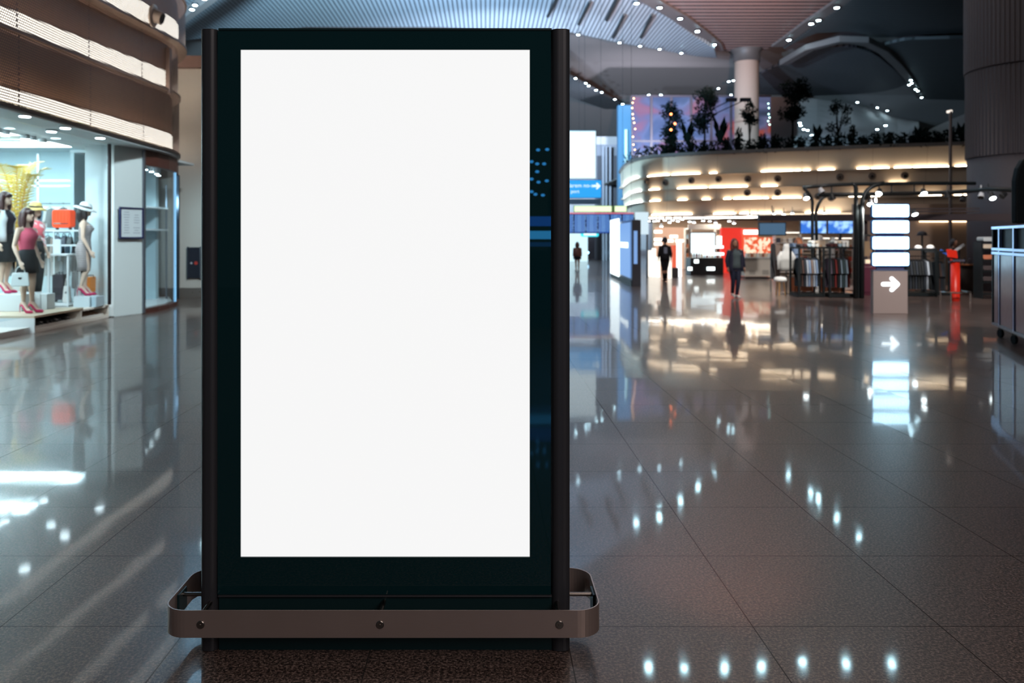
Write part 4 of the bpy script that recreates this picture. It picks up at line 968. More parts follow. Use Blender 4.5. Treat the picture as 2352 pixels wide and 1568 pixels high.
# ------------------------------------------------------------------ the upper deck with its glowing curved front (right)
DX = [(1437, 56.0), (1446, 52.0), (1462, 48.5), (1490, 46.2), (1530, 45.0), (1600, 44.0), (1700, 43.0), (1850, 41.8), (2000, 40.6), (2240, 39.2), (2420, 38.4)]
DP = []
for (px, Y) in DX:
    DP.append(((px-CX)*Y/FPX, Y))
def dsmooth(pts, n=6):
    q = []
    for i in range(len(pts)-1):
        p0, p1, p2, p3 = pts[max(i-1, 0)], pts[i], pts[i+1], pts[min(i+2, len(pts)-1)]
        for k in range(n):
            t = k/n; q.append(tuple(.5*((2*p1[j])+(-p0[j]+p2[j])*t+(2*p0[j]-5*p1[j]+4*p2[j]-p3[j])*t*t+(-p0[j]+3*p1[j]-3*p2[j]+p3[j])*t**3) for j in range(2)))
    q.append(pts[-1]); return q
DQ = dsmooth(DP)
def dwall(off0, off1, z0, z1, offt=None, q=None):
    """wall segment following the deck edge, off = distance towards the hall; offt leans the top"""
    q = q or DQ; rings = []
    for i, (x, y) in enumerate(q):
        a, b = q[max(i-1, 0)], q[min(i+1, len(q)-1)]; t_ = Vector((b[0]-a[0], b[1]-a[1])).normalized(); nx, ny = t_.y, -t_.x
        o0t, o1t = (off0, off1) if offt is None else offt
        rings.append([Vector((x+nx*off0, y+ny*off0, z0)), Vector((x+nx*off1, y+ny*off1, z0)), Vector((x+nx*o1t, y+ny*o1t, z1)), Vector((x+nx*o0t, y+ny*o0t, z1))])
    return MB().loft(rings)
cream = stripes('cream_cladding', srgb(196, 180, 160), srgb(176, 160, 142), 0, 2.2, .985, .45, bump=0)
deck = thing('upper_deck_front', 'cream curved balcony front with glowing horizontal ledges above the shops on the right', 'balcony', (14, 44, 2.9))
tiers = [(2.92, 3.62, .0), (3.66, 4.22, .10), (4.26, 4.94, .16), (4.98, 5.95, .30)]
for z0, z1, o in tiers: dwall(o-.30, o, z0, z1, (o-.24, o+.06)).build('cladding_tier', cream, deck, world=True)
for z0, z1, o in tiers[1:]: dwall(o-.40, o+.17, z0-.05, z0).build('ledge', M('cream_ledge', srgb(170, 156, 140), .4), deck, world=True)
dwall(-.4, .46, 5.95, 6.12).build('planter_rim', M('rim_grey', srgb(92, 86, 84), .5), deck, world=True)
warm_led = E('warm_led', (1, .82, .60), 24); warm_led_cool = E('cool_led', (.75, .92, 1), 30)
def dat(px):
    """point on the deck front under a photo column"""
    s_ = (px-CX)/FPX; best = None
    for i in range(len(DQ)-1):
        a, b = DQ[i], DQ[i+1]; fa, fb = a[0]-s_*a[1], b[0]-s_*b[1]
        if fa*fb <= 0:
            t = fa/(fa-fb) if fa != fb else 0; best = (a[0]+(b[0]-a[0])*t, a[1]+(b[1]-a[1])*t, (b[0]-a[0], b[1]-a[1]))
    return best
def led(px0, px1, z, off, m=warm_led, h=.09):
    n = max(3, int((px1-px0)/25)); q = [dat(px0+(px1-px0)*i/n)[:2] for i in range(n+1)]
    dwall(off+.04, off+.11, z-.02+.005, z+.012, q=q).build('glow_strip', m, deck, world=True)
for a, b in ((1500, 1545), (1550, 1612), (1634, 1650), (1750, 1822), (1826, 1840), (1846, 1862), (1880, 1918), (1968, 1995), (2000, 2040), (2052, 2090), (2095, 2175), (2190, 2240)): led(a, b, 5.00, .30)
for a, b in ((1500, 1520), (1560, 1626), (1632, 1718), (1750, 1786), (2040, 2080)): led(a, b, 4.28, .16)
for a, b in ((1500, 1520), (1560, 1580), (1615, 1632), (1664, 1680), (1686, 1750), (1754, 1765), (1775, 1840), (1950, 2020), (2110, 2160), (2190, 2240)): led(a, b, 3.68, .10)
dwall(-.3, .16, 2.86, 2.91).build('ledge', M('cream_ledge', (0, 0, 0)), deck, world=True)
for a, b in ((1500, 1590), (1640, 1690), (1700, 1800), (1850, 1930)): led(a, b, 2.93, .0)
for z, o in ((5.00, .30), (4.28, .16), (3.68, .10)): led(1438, 1480, z, o, warm_led_cool)
noz = None
for px, py in ((1497, 417), (1535, 419), (1592, 415), (1653, 412), (1719, 412), (1787, 411), (1930, 407), (2002, 405), (2076, 404), (1718, 443), (1787, 443), (1880, 452), (1910, 455), (1990, 452)):
    x, y, d = dat(px); n = Vector((d[1], -d[0], 0)).normalized(); z = EYE+(CY-py)*y/FPX; c = Vector((x, y, z))+n*.27
    lab = 'round dark air nozzle in the cream curved balcony front'; g = 'air nozzles in the balcony front'
    if noz is None: noz = nozzle('air_nozzle', c, n, .17, lab, g, M('nozzle_brown', srgb(96, 84, 78), .4, .3)); noz_a = math.atan2(n.y, n.x)
    else: o = clone(noz, c, math.atan2(n.y, n.x)-noz_a)
# cool wash on the nose of the deck, light under it
struct(MB().poly([(x, y, 5.80) for x, y in DQ]+[(24, 70, 5.80), (9, 70, 5.80)], (0, 0, .1)), 'floor_upper_deck', M('deck_slab', srgb(90, 84, 80), .7))
struct(MB().poly([(x, y+.55, 2.80) for x, y in DQ]+[(30, 62, 2.80), (9.5, 62, 2.80)], (0, 0, .05)), 'ceiling_shops', M('shop_ceiling_dark', srgb(70, 58, 60), .7))

# planting on the deck
specs = [(1540, 345, 230, 76, 48.4, 'full', 'bushy dark tree at the left end of the deck before the coloured glass', 1),
         (1618, 340, 190, 72, 47, 'vase', 'tall vase shaped dark tree left of the round white column', 2),
         (1721, 334, 226, 44, 45.5, 'airy', 'small sparse tree standing in front of the round white column', 3),
         (1820, 330, 164, 80, 45.5, 'round', 'tallest dark tree with dense oval crown right of the white column', 4),
         (1924, 330, 220, 56, 44.5, 'airy', 'sparse dark tree right of the tallest tree', 5)]
for px, b, t_, w_, Y, k, lab, sd in specs: tree(px, CY-(5.9-EYE)*FPX/Y, t_, w_, Y, k, lab, sd)
protos = []
for s_ in range(3):
    rnd = random.Random(50+s_); hh = (.8, 1.05, .6)[s_]
    t = thing('leafy_shrub', 'x', 'shrub')
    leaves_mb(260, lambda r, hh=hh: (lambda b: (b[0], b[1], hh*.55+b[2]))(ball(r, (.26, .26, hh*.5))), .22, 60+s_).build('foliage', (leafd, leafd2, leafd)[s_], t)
    for k in range(4): MB().tube([(0, 0, 0), (.15*math.cos(k*1.6), .12*math.sin(k*1.6), hh*.7)], [.02, .01], 6).build('stem', bark, t)
    protos.append([t, True])
rnd = random.Random(11)
for i in range(25):
    px = 1478+i*30+rnd.uniform(-1.5, 1.5); d = dat(px)
    if not d: continue
    x, y, dv = d; k = i % 3; rr = rnd.uniform(1.15, 1.3); n = Vector((dv[1], -dv[0])).normalized()
    pos = (x-n.x*rr, y-n.y*rr, 5.9); sc = rnd.uniform(.62, .72)
    o = protos[k][0] if protos[k][1] else clone(protos[k][0], pos, rnd.uniform(-.2, .2)); protos[k][1] = False
    o.location = pos; o.scale = (sc, sc, sc*rnd.uniform(1.2, 2.0)); o['label'] = 'low dark leafy shrub in the planting along the upper deck'; o['group'] = 'shrubs along the upper deck'
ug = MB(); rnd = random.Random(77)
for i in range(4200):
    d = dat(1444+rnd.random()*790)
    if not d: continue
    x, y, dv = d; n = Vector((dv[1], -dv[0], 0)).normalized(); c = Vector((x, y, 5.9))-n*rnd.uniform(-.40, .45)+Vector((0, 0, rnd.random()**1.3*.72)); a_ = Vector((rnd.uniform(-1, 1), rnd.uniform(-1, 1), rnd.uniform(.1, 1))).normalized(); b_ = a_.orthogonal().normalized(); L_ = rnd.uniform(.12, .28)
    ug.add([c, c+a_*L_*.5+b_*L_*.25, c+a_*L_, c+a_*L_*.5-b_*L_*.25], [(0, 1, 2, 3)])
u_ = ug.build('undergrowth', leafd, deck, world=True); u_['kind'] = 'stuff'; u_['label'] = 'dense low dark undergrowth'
def broad(px, py0, py1, Y, lab):
    p = P(px, py0, Y); h = (py0-py1)*Y/FPX; t = thing('broadleaf_plant', lab, 'plant', p)
    lf = MB()
    for k in range(7):
        a = k*.9; tip = Vector((.45*math.cos(a)*h*.6, .3*math.sin(a)*h*.6, h*(.75+.25*math.sin(k*2.1)))); m_ = tip*.6+Vector((0, 0, .1)); sd = tip.cross(Vector((0, 0, 1))).normalized()*.13*h
        lf.add([Vector((0, 0, .1)), m_+sd, tip, m_-sd], [(0, 1, 2, 3)])
    lf.build('leaves', leafd, t, solid=.004); MB().tube([(0, 0, 0), (0, 0, h*.5)], [.03, .012], 6).build('stem', bark, t)
broad(1878, 331, 282, 44.2, 'broad leaved plant between the tallest tree and the sparse tree'); broad(1655, 336, 262, 47.6, 'slender broad leaved plant right of the vase shaped tree'); broad(1580, 340, 270, 48.4, 'slender plant between the two left trees')
broad(2110, 331, 286, 42.5, 'curly leaved plant near the right end of the deck'); broad(2210, 331, 278, 42, 'tall leaved plant at the right end of the deck beside the fluted column')
for px, lab in ((1712, 'dark floodlight hung before the round white column'), (1680, 'dark floodlight left of the round white column')):
    p = P(px, 229, 60.5 if px > 1700 else 60); t = thing('floodlight', lab, 'floodlight', p); MB().box((0, 0, 0), (.75, .3, .25)).build('lamp_head', M('flood_black', (.003, .003, .004), .9, spec=.02), t, bevel=.03); MB().tube([(0, .1, 0), (0, 13, .3)], .04, 8).build('bracket', M('flood_black', (0, 0, 0)), t)

# glass wall behind the planting, reflected orange and blue lights painted as pane glow
gw = thing('glow_painted_glass_wall', 'tall glass wall with painted blue violet and orange glow behind the trees', 'glass wall', (P(1600, 300, 82).x, 82, 5))
a, b = P(1450, 221, 82), P(1770, 380, 82); gm = M('glow_painted_glass', (.02, .03, .06), .15); Nn, Ll = nodes(gm); bb = Nn['Principled BSDF']
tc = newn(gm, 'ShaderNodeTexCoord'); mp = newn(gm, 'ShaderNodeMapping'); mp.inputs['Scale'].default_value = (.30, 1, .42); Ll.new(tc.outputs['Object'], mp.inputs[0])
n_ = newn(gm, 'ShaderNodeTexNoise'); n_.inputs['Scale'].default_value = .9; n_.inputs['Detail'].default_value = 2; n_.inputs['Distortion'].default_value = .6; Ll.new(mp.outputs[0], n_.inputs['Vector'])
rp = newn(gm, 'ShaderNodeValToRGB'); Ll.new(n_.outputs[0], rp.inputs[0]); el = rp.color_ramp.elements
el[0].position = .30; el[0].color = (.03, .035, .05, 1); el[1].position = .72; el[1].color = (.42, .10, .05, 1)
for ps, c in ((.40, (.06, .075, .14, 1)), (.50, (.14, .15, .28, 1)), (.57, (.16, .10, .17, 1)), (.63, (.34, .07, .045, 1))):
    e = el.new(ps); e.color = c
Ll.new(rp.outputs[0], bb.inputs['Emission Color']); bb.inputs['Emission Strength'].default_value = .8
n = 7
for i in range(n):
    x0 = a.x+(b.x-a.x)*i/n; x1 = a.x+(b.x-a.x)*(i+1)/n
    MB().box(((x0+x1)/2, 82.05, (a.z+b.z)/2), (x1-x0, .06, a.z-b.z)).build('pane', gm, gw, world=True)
    MB().box((x0, 81.95, (a.z+b.z)/2), (.22, .2, a.z-b.z)).build('mullion', M('mullion_dark', srgb(52, 44, 54), .5), gw, world=True)
for z in (a.z, b.z+ .9, (a.z+b.z)/2-1.0): MB().box(((a.x+b.x)/2, 81.95, z), (b.x-a.x, .15, .18)).build('transom', M('mullion_dark', (0, 0, 0)), gw, world=True)
def lights(px0, pys, Y, col, s_, lab, jit=4, r=.06):
    t = thing('light_string', lab, 'string lights', P(px0, max(pys), Y)); m = E('bulb_'+lab[:9], col, s_); pts = []
    rnd = random.Random(int(px0))
    for py in pys:
        p = P(px0+rnd.uniform(-jit, jit), py, Y); pts.append(p); MB().sph(p, r, 8, 6).build('bulb', m, t, world=True)
    MB().tube(pts, .01, 5).build('wire', dk, t, world=True)
lights(1456, [226, 236, 248, 262, 272, 282, 296, 314, 332, 344], 72, (1, .55, .25), 9, 'amber string of lights hanging at the left edge of the coloured glass wall')
lights(1444, [244, 258, 268, 282, 300, 316], 70, (.7, .95, .8), 4, 'pale green string of lights left of the amber one')
lights(1766, [238, 248, 262, 270, 278, 286], 70, (.5, .95, .85), 6, 'teal string of lights right of the white column', 2)
lights(1548, [262, 284, 298], 46.0, (1, .20, .06), 12, 'three red orange lamps shining through the leftmost dark tree', 10, .06)
# pole camera
pp = P(2183, 255, 31); t = thing('camera_pole', 'slim tall grey pole rising in front of the balcony front near the fluted column', 'pole', (pp.x, 31, 0))
MB().tube([(0, 0, 0), (0, 0, pp.z)], .055, 12).build('pole', M('pole_grey', srgb(112, 104, 104), .4, .3), t); MB().tube([(-.12, 0, pp.z-.03), (.05, 0, pp.z)], .05, 10).build('camera_head', E('lamp_small_white', (1, .9, .8), 1.2), t); MB().box((0, 0, .01), (.3, .3, .02)).build('base_plate', dk, t)

rodm = M('rod_matte', srgb(34, 36, 40), .9, spec=.1)
# ------------------------------------------------------------------ the middle distance: screens, signs, flight board
struct(MB().box((10, 86, 6), (60, .4, 12)), 'wall_far', M('far_wall', srgb(150, 146, 146), .7))
scr = thing('hanging_screen', 'large blank white lit screen hanging right behind the black display', 'screen', (0, 0, 0)); a, b = P(1296, 300, 40), P(1369.5, 411, 40)
scr.location = ((a.x+b.x)/2, 40, b.z)
MB().box(((a.x+b.x)/2, 40.1, (a.z+b.z)/2), (b.x-a.x, .2, a.z-b.z)).build('casing', M('casing_pale', srgb(150, 190, 205), .4), scr, world=True, bevel=.02)
MB().box(((a.x+b.x)/2, 39.99, (a.z+b.z)/2), (b.x-a.x-.06, .02, a.z-b.z-.06)).build('lit_face', E('screen_ice', (.78, .95, 1), 1.25), scr, world=True)
for px in (1310, 1343): p = P(px, 300, 40.1); MB().tube([p, (p.x, 40.1, 19.5)], .006, 5).build('hanger_rod', rodm, scr, world=True)
bs = thing('hanging_direction_sign', 'bright blue hanging direction sign with white lettering and arrow below the white screen', 'sign', (0, 0, 0)); a, b = P(1290, 412.5, 39), P(1382, 455, 39)
bs.location = ((a.x+b.x)/2, 39, b.z)
MB().rbox(((a.x+b.x)/2, 39.1, (a.z+b.z)/2), (b.x-a.x, .2, a.z-b.z), .06, 4, 1).build('casing', M('blue_casing', srgb(20, 90, 200), .4), bs, world=True)
MB().rbox(((a.x+b.x)/2, 38.99, (a.z+b.z)/2), (b.x-a.x-.05, .02, a.z-b.z-.05), .05, 4, 1).build('lit_face', E('sign_blue', (.02, .40, .95), 1.0), bs, world=True)
MB().box(((a.x+b.x)/2, 39.05, b.z-.16), (b.x-a.x-.1, .06, .24)).build('lower_panel', M('lower_blue', srgb(70, 130, 170), .3), bs, world=True)
wt = E('sign_white', (.75, .92, 1), 1.3)
for body, px, py, s_ in (('Harem no-smt', 1300, 430, .26), ('port', 1311, 443, .22)):
    p = P(px, py, 38.96); o = text('lettering', body, s_, wt, p-bs.location, (PI/2, 0, 0), bs)
def arrow(c, L_, w_, parent, m, n=(0, -1, 0), th=.01):
    """rounded arrow pointing right"""
    mb = MB(); x, y, z = c; h = L_*.34
    mb.box((x-L_*.10, y, z), (L_*.72, th, w_)); 
    for sg in (-1, 1):
        p0 = Vector((x+L_*.42, y, z)); p1 = Vector((x+L_*.06, y, z+sg*h)); d = (p1-p0).normalized(); s_ = Vector((-d.z, 0, d.x))*w_/2
        mb.poly([p0+s_-Vector((0, th/2, 0)), p1+s_-Vector((0, th/2, 0)), p1-s_-Vector((0, th/2, 0)), p0-s_-Vector((0, th/2, 0))], (0, th, 0))
        mb.tube([p1-Vector((0, th/2, 0)), p1+Vector((0, th/2, 0))], w_/2, 14)
    mb.tube([(x+L_*.42, y-th/2, z), (x+L_*.42, y+th/2, z)], w_/2, 14); mb.tube([(x-L_*.46, y-th/2, z), (x-L_*.46, y+th/2, z)], w_/2, 14)
    o = mb.build('arrow', m, parent, world=True); return o
p = P(1370, 427, 38.95); arrow(p, .34, .07, bs, wt)
for px in (1305, 1380): p = P(px, 412, 39.1); MB().tube([p, (p.x, 39.1, 19.5)], .006, 5).build('hanger_rod', rodm, bs, world=True)
gs = thing('green_shop_sign', 'long pale green lit sign strip above the flight information board', 'sign', (0, 0, 0)); a, b = P(1318, 472, 41), P(1440, 487, 41); gs.location = ((a.x+b.x)/2, 41, b.z)
MB().box(((a.x+b.x)/2, 41.08, (a.z+b.z)/2), (b.x-a.x, .14, a.z-b.z)).build('casing', M('casing_green', srgb(150, 190, 130), .4), gs, world=True)
for i, (u0, u1) in enumerate(((0, .72), (.76, 1))): MB().box((a.x+(b.x-a.x)*(u0+u1)/2, 41, (a.z+b.z)/2), ((b.x-a.x)*(u1-u0)-.06, .03, a.z-b.z-.05)).build('lit_face', E('green_lit', (.82, 1, .62), 1.3), gs, world=True)
for px in (1330, 1430): p = P(px, 472, 41.1); MB().tube([p, (p.x, 41.1, 19.5)], .006, 5).build('hanger_rod', rodm, gs, world=True)
fb = thing('flight_information_board', 'wide blue flight information board with columns of small text', 'information board', (0, 0, 0)); a, b = P(1290, 491, 38), P(1456, 536, 38); fb.location = ((a.x+b.x)/2, 38, b.z)
MB().box(((a.x+b.x)/2, 38.12, (a.z+b.z)/2), (b.x-a.x, .2, a.z-b.z)).build('casing', M('board_casing', srgb(30, 34, 60), .4), fb, world=True)
MB().box(((a.x+b.x)/2, 38.0, a.z+.03), (b.x-a.x, .1, .05)).build('red_line', E('red_line', (1, .25, .35), .8), fb, world=True)
bl = E('board_blue', (.012, .075, .36), 1.0); bt = E('board_text', (.22, .48, .90), .9)
rnd = random.Random(3)
for k in range(6):
    x0 = a.x+(b.x-a.x)*k/6+.03; x1 = a.x+(b.x-a.x)*(k+1)/6-.03
    s_ = MB().box(((x0+x1)/2, 38.0, (a.z+b.z)/2), (x1-x0, .02, a.z-b.z-.04)).build('display_panel', bl, fb, world=True)
    tx = MB()
    for r in range(14):
        z = a.z-.07-r*(a.z-b.z-.12)/14; u = x0+.03
        for wd_ in (.06, .17+.06*rnd.random(), .05, .08*rnd.random()+.03):
            tx.box((u+wd_/2, 37.985, z), (wd_, .004, .026)); u += wd_+.03
    tx.build('text_rows', bt, s_, world=True)
for px in (1300, 1450): p = P(px, 491, 38.1); MB().tube([p, (p.x, 38.1, 19.5)], .006, 5).build('hanger_rod', rodm, fb, world=True)
ts = thing('teal_exit_sign', 'small glowing turquoise sign hanging below the flight board', 'sign', (0, 0, 0)); a, b = P(1334, 533, 39), P(1375, 543.5, 39); ts.location = ((a.x+b.x)/2, 39, b.z)
MB().rbox(((a.x+b.x)/2, 39, (a.z+b.z)/2), (b.x-a.x, .12, a.z-b.z), .08, 4, 1).build('casing', E('teal_lit', (.05, .75, .9), 1.2), ts, world=True); MB().box(((a.x+b.x)/2, 38.93, (a.z+b.z)/2), ((b.x-a.x)*.7, .02, .09)).build('lit_face', E('sign_white2', (.75, 1, 1), 1.5), ts, world=True)
p = P(1355, 533, 39); MB().tube([p, (p.x, 39, P(0, 491, 38).z)], .006, 5).build('hanger_rod', rodm, ts, world=True)
# pale blue column and its glowing edge, grey doors behind the signs
struct(MB().box((P(1435, 0, 58).x, 58.3, 5.4), (30*58/FPX, .6, 10.8)), 'column_blue', M('blue_cladding', srgb(62, 98, 124), .5))
t = thing('light_tube', 'vertical glowing cyan tube on the pale blue column', 'light', P(1438, 452, 57.9)); MB().tube([(0, 0, 0), (0, 0, 4.6)], .10, 10).build('glowing_tube', E('cyan_tube', (.45, .85, 1), 1.6), t)
struct(MB().box((P(1398, 0, 66).x, 66.3, 4.5), (60*66/FPX, .4, 9)), 'wall_grey_portal', M('portal_grey', srgb(96, 92, 98), .6))
for i, (px, wd_) in enumerate(((1377, 10), (1414, 12))):
    struct(MB().box((P(px, 0, 65.9).x, 65.9, 4), (wd_*66/FPX, .3, 8.2)), 'door_%d' % (i+1), M('door_dark', srgb(44, 38, 44), .5))
for px in (1385, 1392, 1401): struct(MB().box((P(px, 0, 65.6).x, 65.6, 4.4), (.14, .3, 8.8)), 'trim_%d' % (px), M('portal_trim', srgb(120, 116, 122), .5))
ls = thing('lit_shop_front', 'white and cyan glowing shop front far away left of the hall end', 'shop front', (P(1310, 0, 62).x, 62, 0))
MB().box((P(1300, 0, 62).x, 62.2, 1.55), (3.2, .3, 3.1)).build('lit_wall', E('shopfront_lit', (.65, .92, 1), 1.1), ls, world=True)
MB().poly([P(1326, 560, 61.9), P(1318, 580, 61.9), P(1334, 580, 61.9)], (0, .05, 0)).build('dark_tent_figure', M('tent_dark', srgb(60, 40, 40), .6), ls, world=True)
struct(MB().box((P(1410, 0, 70).x, 70, 1.4), (4.4, .3, 2.8)), 'wall_dark_far', M('far_dark', srgb(50, 42, 46), .6))
for i, px in enumerate((1350, 1384, 1402)):
    t = thing('far_bollard_light', 'tiny round blue lamp low in the far hall', 'lamp', P(px, 580, 66), 0, 'low blue lamps in the far hall'); MB().sph((0, 0, 0), .10, 10, 8).build('globe', E('blue_globe', (.35, .7, 1), 5), t); MB().tube([(0, 0, -.55), (0, 0, -.1)], .02, 6).build('stem', dk, t)

# lit totem: lamp box kiosk of the middle distance
t = thing('lit_advertising_wall', 'freestanding wall with glowing white and blue panels and a dark end edge', 'advertising wall', (5.25, 33, 0))
C1, C2 = Vector((P(1450, 0, 29.4).x, 29.4, 0)), Vector((P(1403, 0, 37).x, 37, 0)); dv = (C2-C1); Lw = dv.length; ag = math.atan2(dv.y, dv.x)
mid = (C1+C2)/2; off = Vector((dv.y, -dv.x, 0)).normalized()*.14
MB().box((mid.x+off.x, mid.y+off.y, 1.18), (Lw, .24, 2.26), rz=ag).build('wall_body', M('totem_body', srgb(120, 150, 190), .3), t, world=True, bevel=.01)
MB().box((mid.x+off.x, mid.y+off.y, .10), (Lw-.1, .28, .2), rz=ag).build('plinth', M('totem_base', srgb(50, 70, 62), .4), t, world=True)
q = C1+dv*.25; MB().box((q.x-.01, q.y, 1.25), (Lw*.44, .03, 1.95), rz=ag).build('blue_panel', E('panel_skyblue', (.25, .48, .95), .8), t, world=True)
q = C1+dv*.75; MB().box((q.x-.02, q.y, 1.30), (Lw*.46, .04, 2.3), rz=ag).build('white_panel', E('panel_white', (.85, .97, 1), 2.2), t, world=True)
q = C1+dv*.27; MB().box((q.x-.03, q.y, 1.42), (Lw*.34, .03, .20), rz=ag).build('white_stripe', E('panel_white', (1, 1, 1), 2), t, world=True)
MB().box((C1.x+.17, C1.y-.02, 1.15), (.30, .10, 2.3)).build('end_face', M('totem_end', srgb(60, 62, 74), .3), t, world=True, bevel=.01)
a, b = P(1457, 530, 29.2), P(1465, 606, 29.2); MB().box(((a.x+b.x)/2, 29.30, (a.z+b.z)/2), (b.x-a.x, .03, a.z-b.z)).build('narrow_screen', E('panel_skyblue', (1, 1, 1), 1), t, world=True)
wsn = thing('white_glass_sign', 'pale white blue lit panel above the entrance right of the advertising wall', 'sign', (0, 0, 0)); a, b = P(1459, 487, 36), P(1489, 538, 36); wsn.location = ((a.x+b.x)/2, 36, 0)
MB().box(((a.x+b.x)/2, 36, (a.z+b.z)/2), (b.x-a.x, .12, a.z-b.z)).build('lit_face', E('panel_ice', (.72, .9, 1), .95), wsn, world=True); MB().box((a.x+.04, 36.05, a.z/2), (.08, .08, a.z)).build('post', fsm, wsn, world=True); MB().box((b.x-.04, 36.05, a.z/2), (.08, .08, a.z)).build('post', fsm, wsn, world=True)

# ------------------------------------------------------------------ totem sign with four lit boxes and an arrow
TY = 18.6; a, b = P(2006, 622, TY), P(2085, 720, TY); tcx = (a.x+b.x)/2
tot = thing('totem_sign', 'freestanding totem with four blank lit boxes above a grey base with a white arrow', 'totem sign', (tcx, TY+.15, 0))
gm2 = M('totem_grey', srgb(160, 146, 142), .4, .0); pale_e = E('totem_lit', (.48, .80, 1), 7.0); bedge = M('totem_edge_blue', srgb(50, 110, 180), .35)
MB().box((tcx, TY+.07, a.z/2), (b.x-a.x, .14, a.z)).build('base', gm2, tot, world=True, bevel=.008)
MB().box((tcx+.02, TY+.08, a.z+.7), (.60, .06, 1.38)).build('core', M('core_violet', srgb(70, 72, 110), .4), tot, world=True)
for y0, y1 in ((468.5, 499), (505.5, 536), (542.5, 573), (579.5, 611)):
    u, v = P(2003, y0, TY), P(2088.5, y1, TY)
    bx = MB().rbox(((u.x+v.x)/2, TY+.045, (u.z+v.z)/2), (v.x-u.x, .09, u.z-v.z), .035, 5, 1).build('lamp_box', bedge, tot, world=True)
    MB().rbox(((u.x+v.x)/2, TY-.004, (u.z+v.z)/2), (v.x-u.x-.03, .01, u.z-v.z-.03), .03, 5, 1).build('lit_face', pale_e, bx, world=True)
p = P(2046, 652.5, TY-.006); arrow(p, .36, .085, tot, E('arrow_lit', (.9, .97, 1), 3))
MB().box((tcx, TY+.07, a.z+.012), (b.x-a.x+.01, .15, .02)).build('base_cap', M('cap_blue', srgb(110, 130, 160), .3, .5), tot, world=True)

# ------------------------------------------------------------------ rolling counter at the right edge
rc = thing('rolling_counter', 'tall rolling counter with steel rails, maroon panels and casters at the right edge', 'counter', (8.3, 12.9, 0))
A_, B_ = Vector((8.54, 14.3, 0)), Vector((7.30, 10.9, 0)); dv = B_-A_; Lw = dv.length; ag = math.atan2(dv.y, dv.x); inn_ = Vector((-dv.y, dv.x, 0)).normalized()
railm = M('counter_rail', srgb(150, 170, 210), .3, .8); maroon = M('maroon_laminate', srgb(92, 30, 56), .34, 0, spec=.7); cdark = M('counter_black', (.006, .010, .013), .6, spec=.15)
def seg(u0, u1, z0, z1, off, th, name, m, par=rc, bev=.004):
    c = A_+dv*((u0+u1)/2)+inn_*(off+th/2); return MB().box((c.x, c.y, (z0+z1)/2), (Lw*(u1-u0), th, z1-z0), rz=ag).build(name, m, par, world=True, bevel=bev)
seg(0, 1, .24, 1.82, .05, .9, 'body', cdark)
for z in (1.83, 1.475, 1.41, .225): seg(-.01, 1.01, z-.022, z+.022, 0, .045, 'rail', railm if z > .5 else M('lower_rail', srgb(70, 78, 96), .35, .6))
us = [0.02, .20, .235, .43, .47, .72, .76, 1.0]
for u0, u1 in ((.025, .10), (.155, .375), (.44, .70), (.76, .99)): seg(u0, u1, .25, 1.385, .015, .04, 'maroon_panel', maroon)
for u in (.0, .13, .40, .73): seg(u, u+.018, .22, 1.83, 0, .05, 'post', railm if u in (.13, .40) else cdark)
for u in (.10, .375, .70): seg(u, u+.05, .25, 1.385, .03, .03, 'dark_strip', cdark)
for u in (.04, .30, .62, .95):
    for o2 in (.1, .85):
        c = A_+dv*u+inn_*o2; w2 = MB().tube([(c.x-.02, c.y, .07), (c.x+.02, c.y, .07)], .07, 18).build('caster', cdark, rc, world=True); MB().box((c.x, c.y, .15), (.03, .08, .13)).build('caster_fork', chrome, w2, world=True)
dc = thing('dark_rounded_screen_back', 'black rounded panel back standing behind the rolling counter at the right edge', 'panel', (7.6, 11.2, 1.86))
q = [Vector((P(2334, 0, 11.6).x, 11.6, 1.86)), Vector((P(2334, 0, 11.6).x, 11.6, 2.45)), Vector((P(2340, 0, 11.6).x, 11.6, 2.62)), Vector((P(2352, 0, 11.6).x, 11.6, 2.74)), Vector((P(2375, 0, 11.6).x, 11.6, 2.80)), Vector((P(2460, 0, 11.6).x, 11.6, 2.80)), Vector((P(2460, 0, 11.6).x, 11.6, 1.86))]
MB().poly(q, (0, .12, 0)).build('panel_shell', cdark, dc, world=True, bevel=.02)

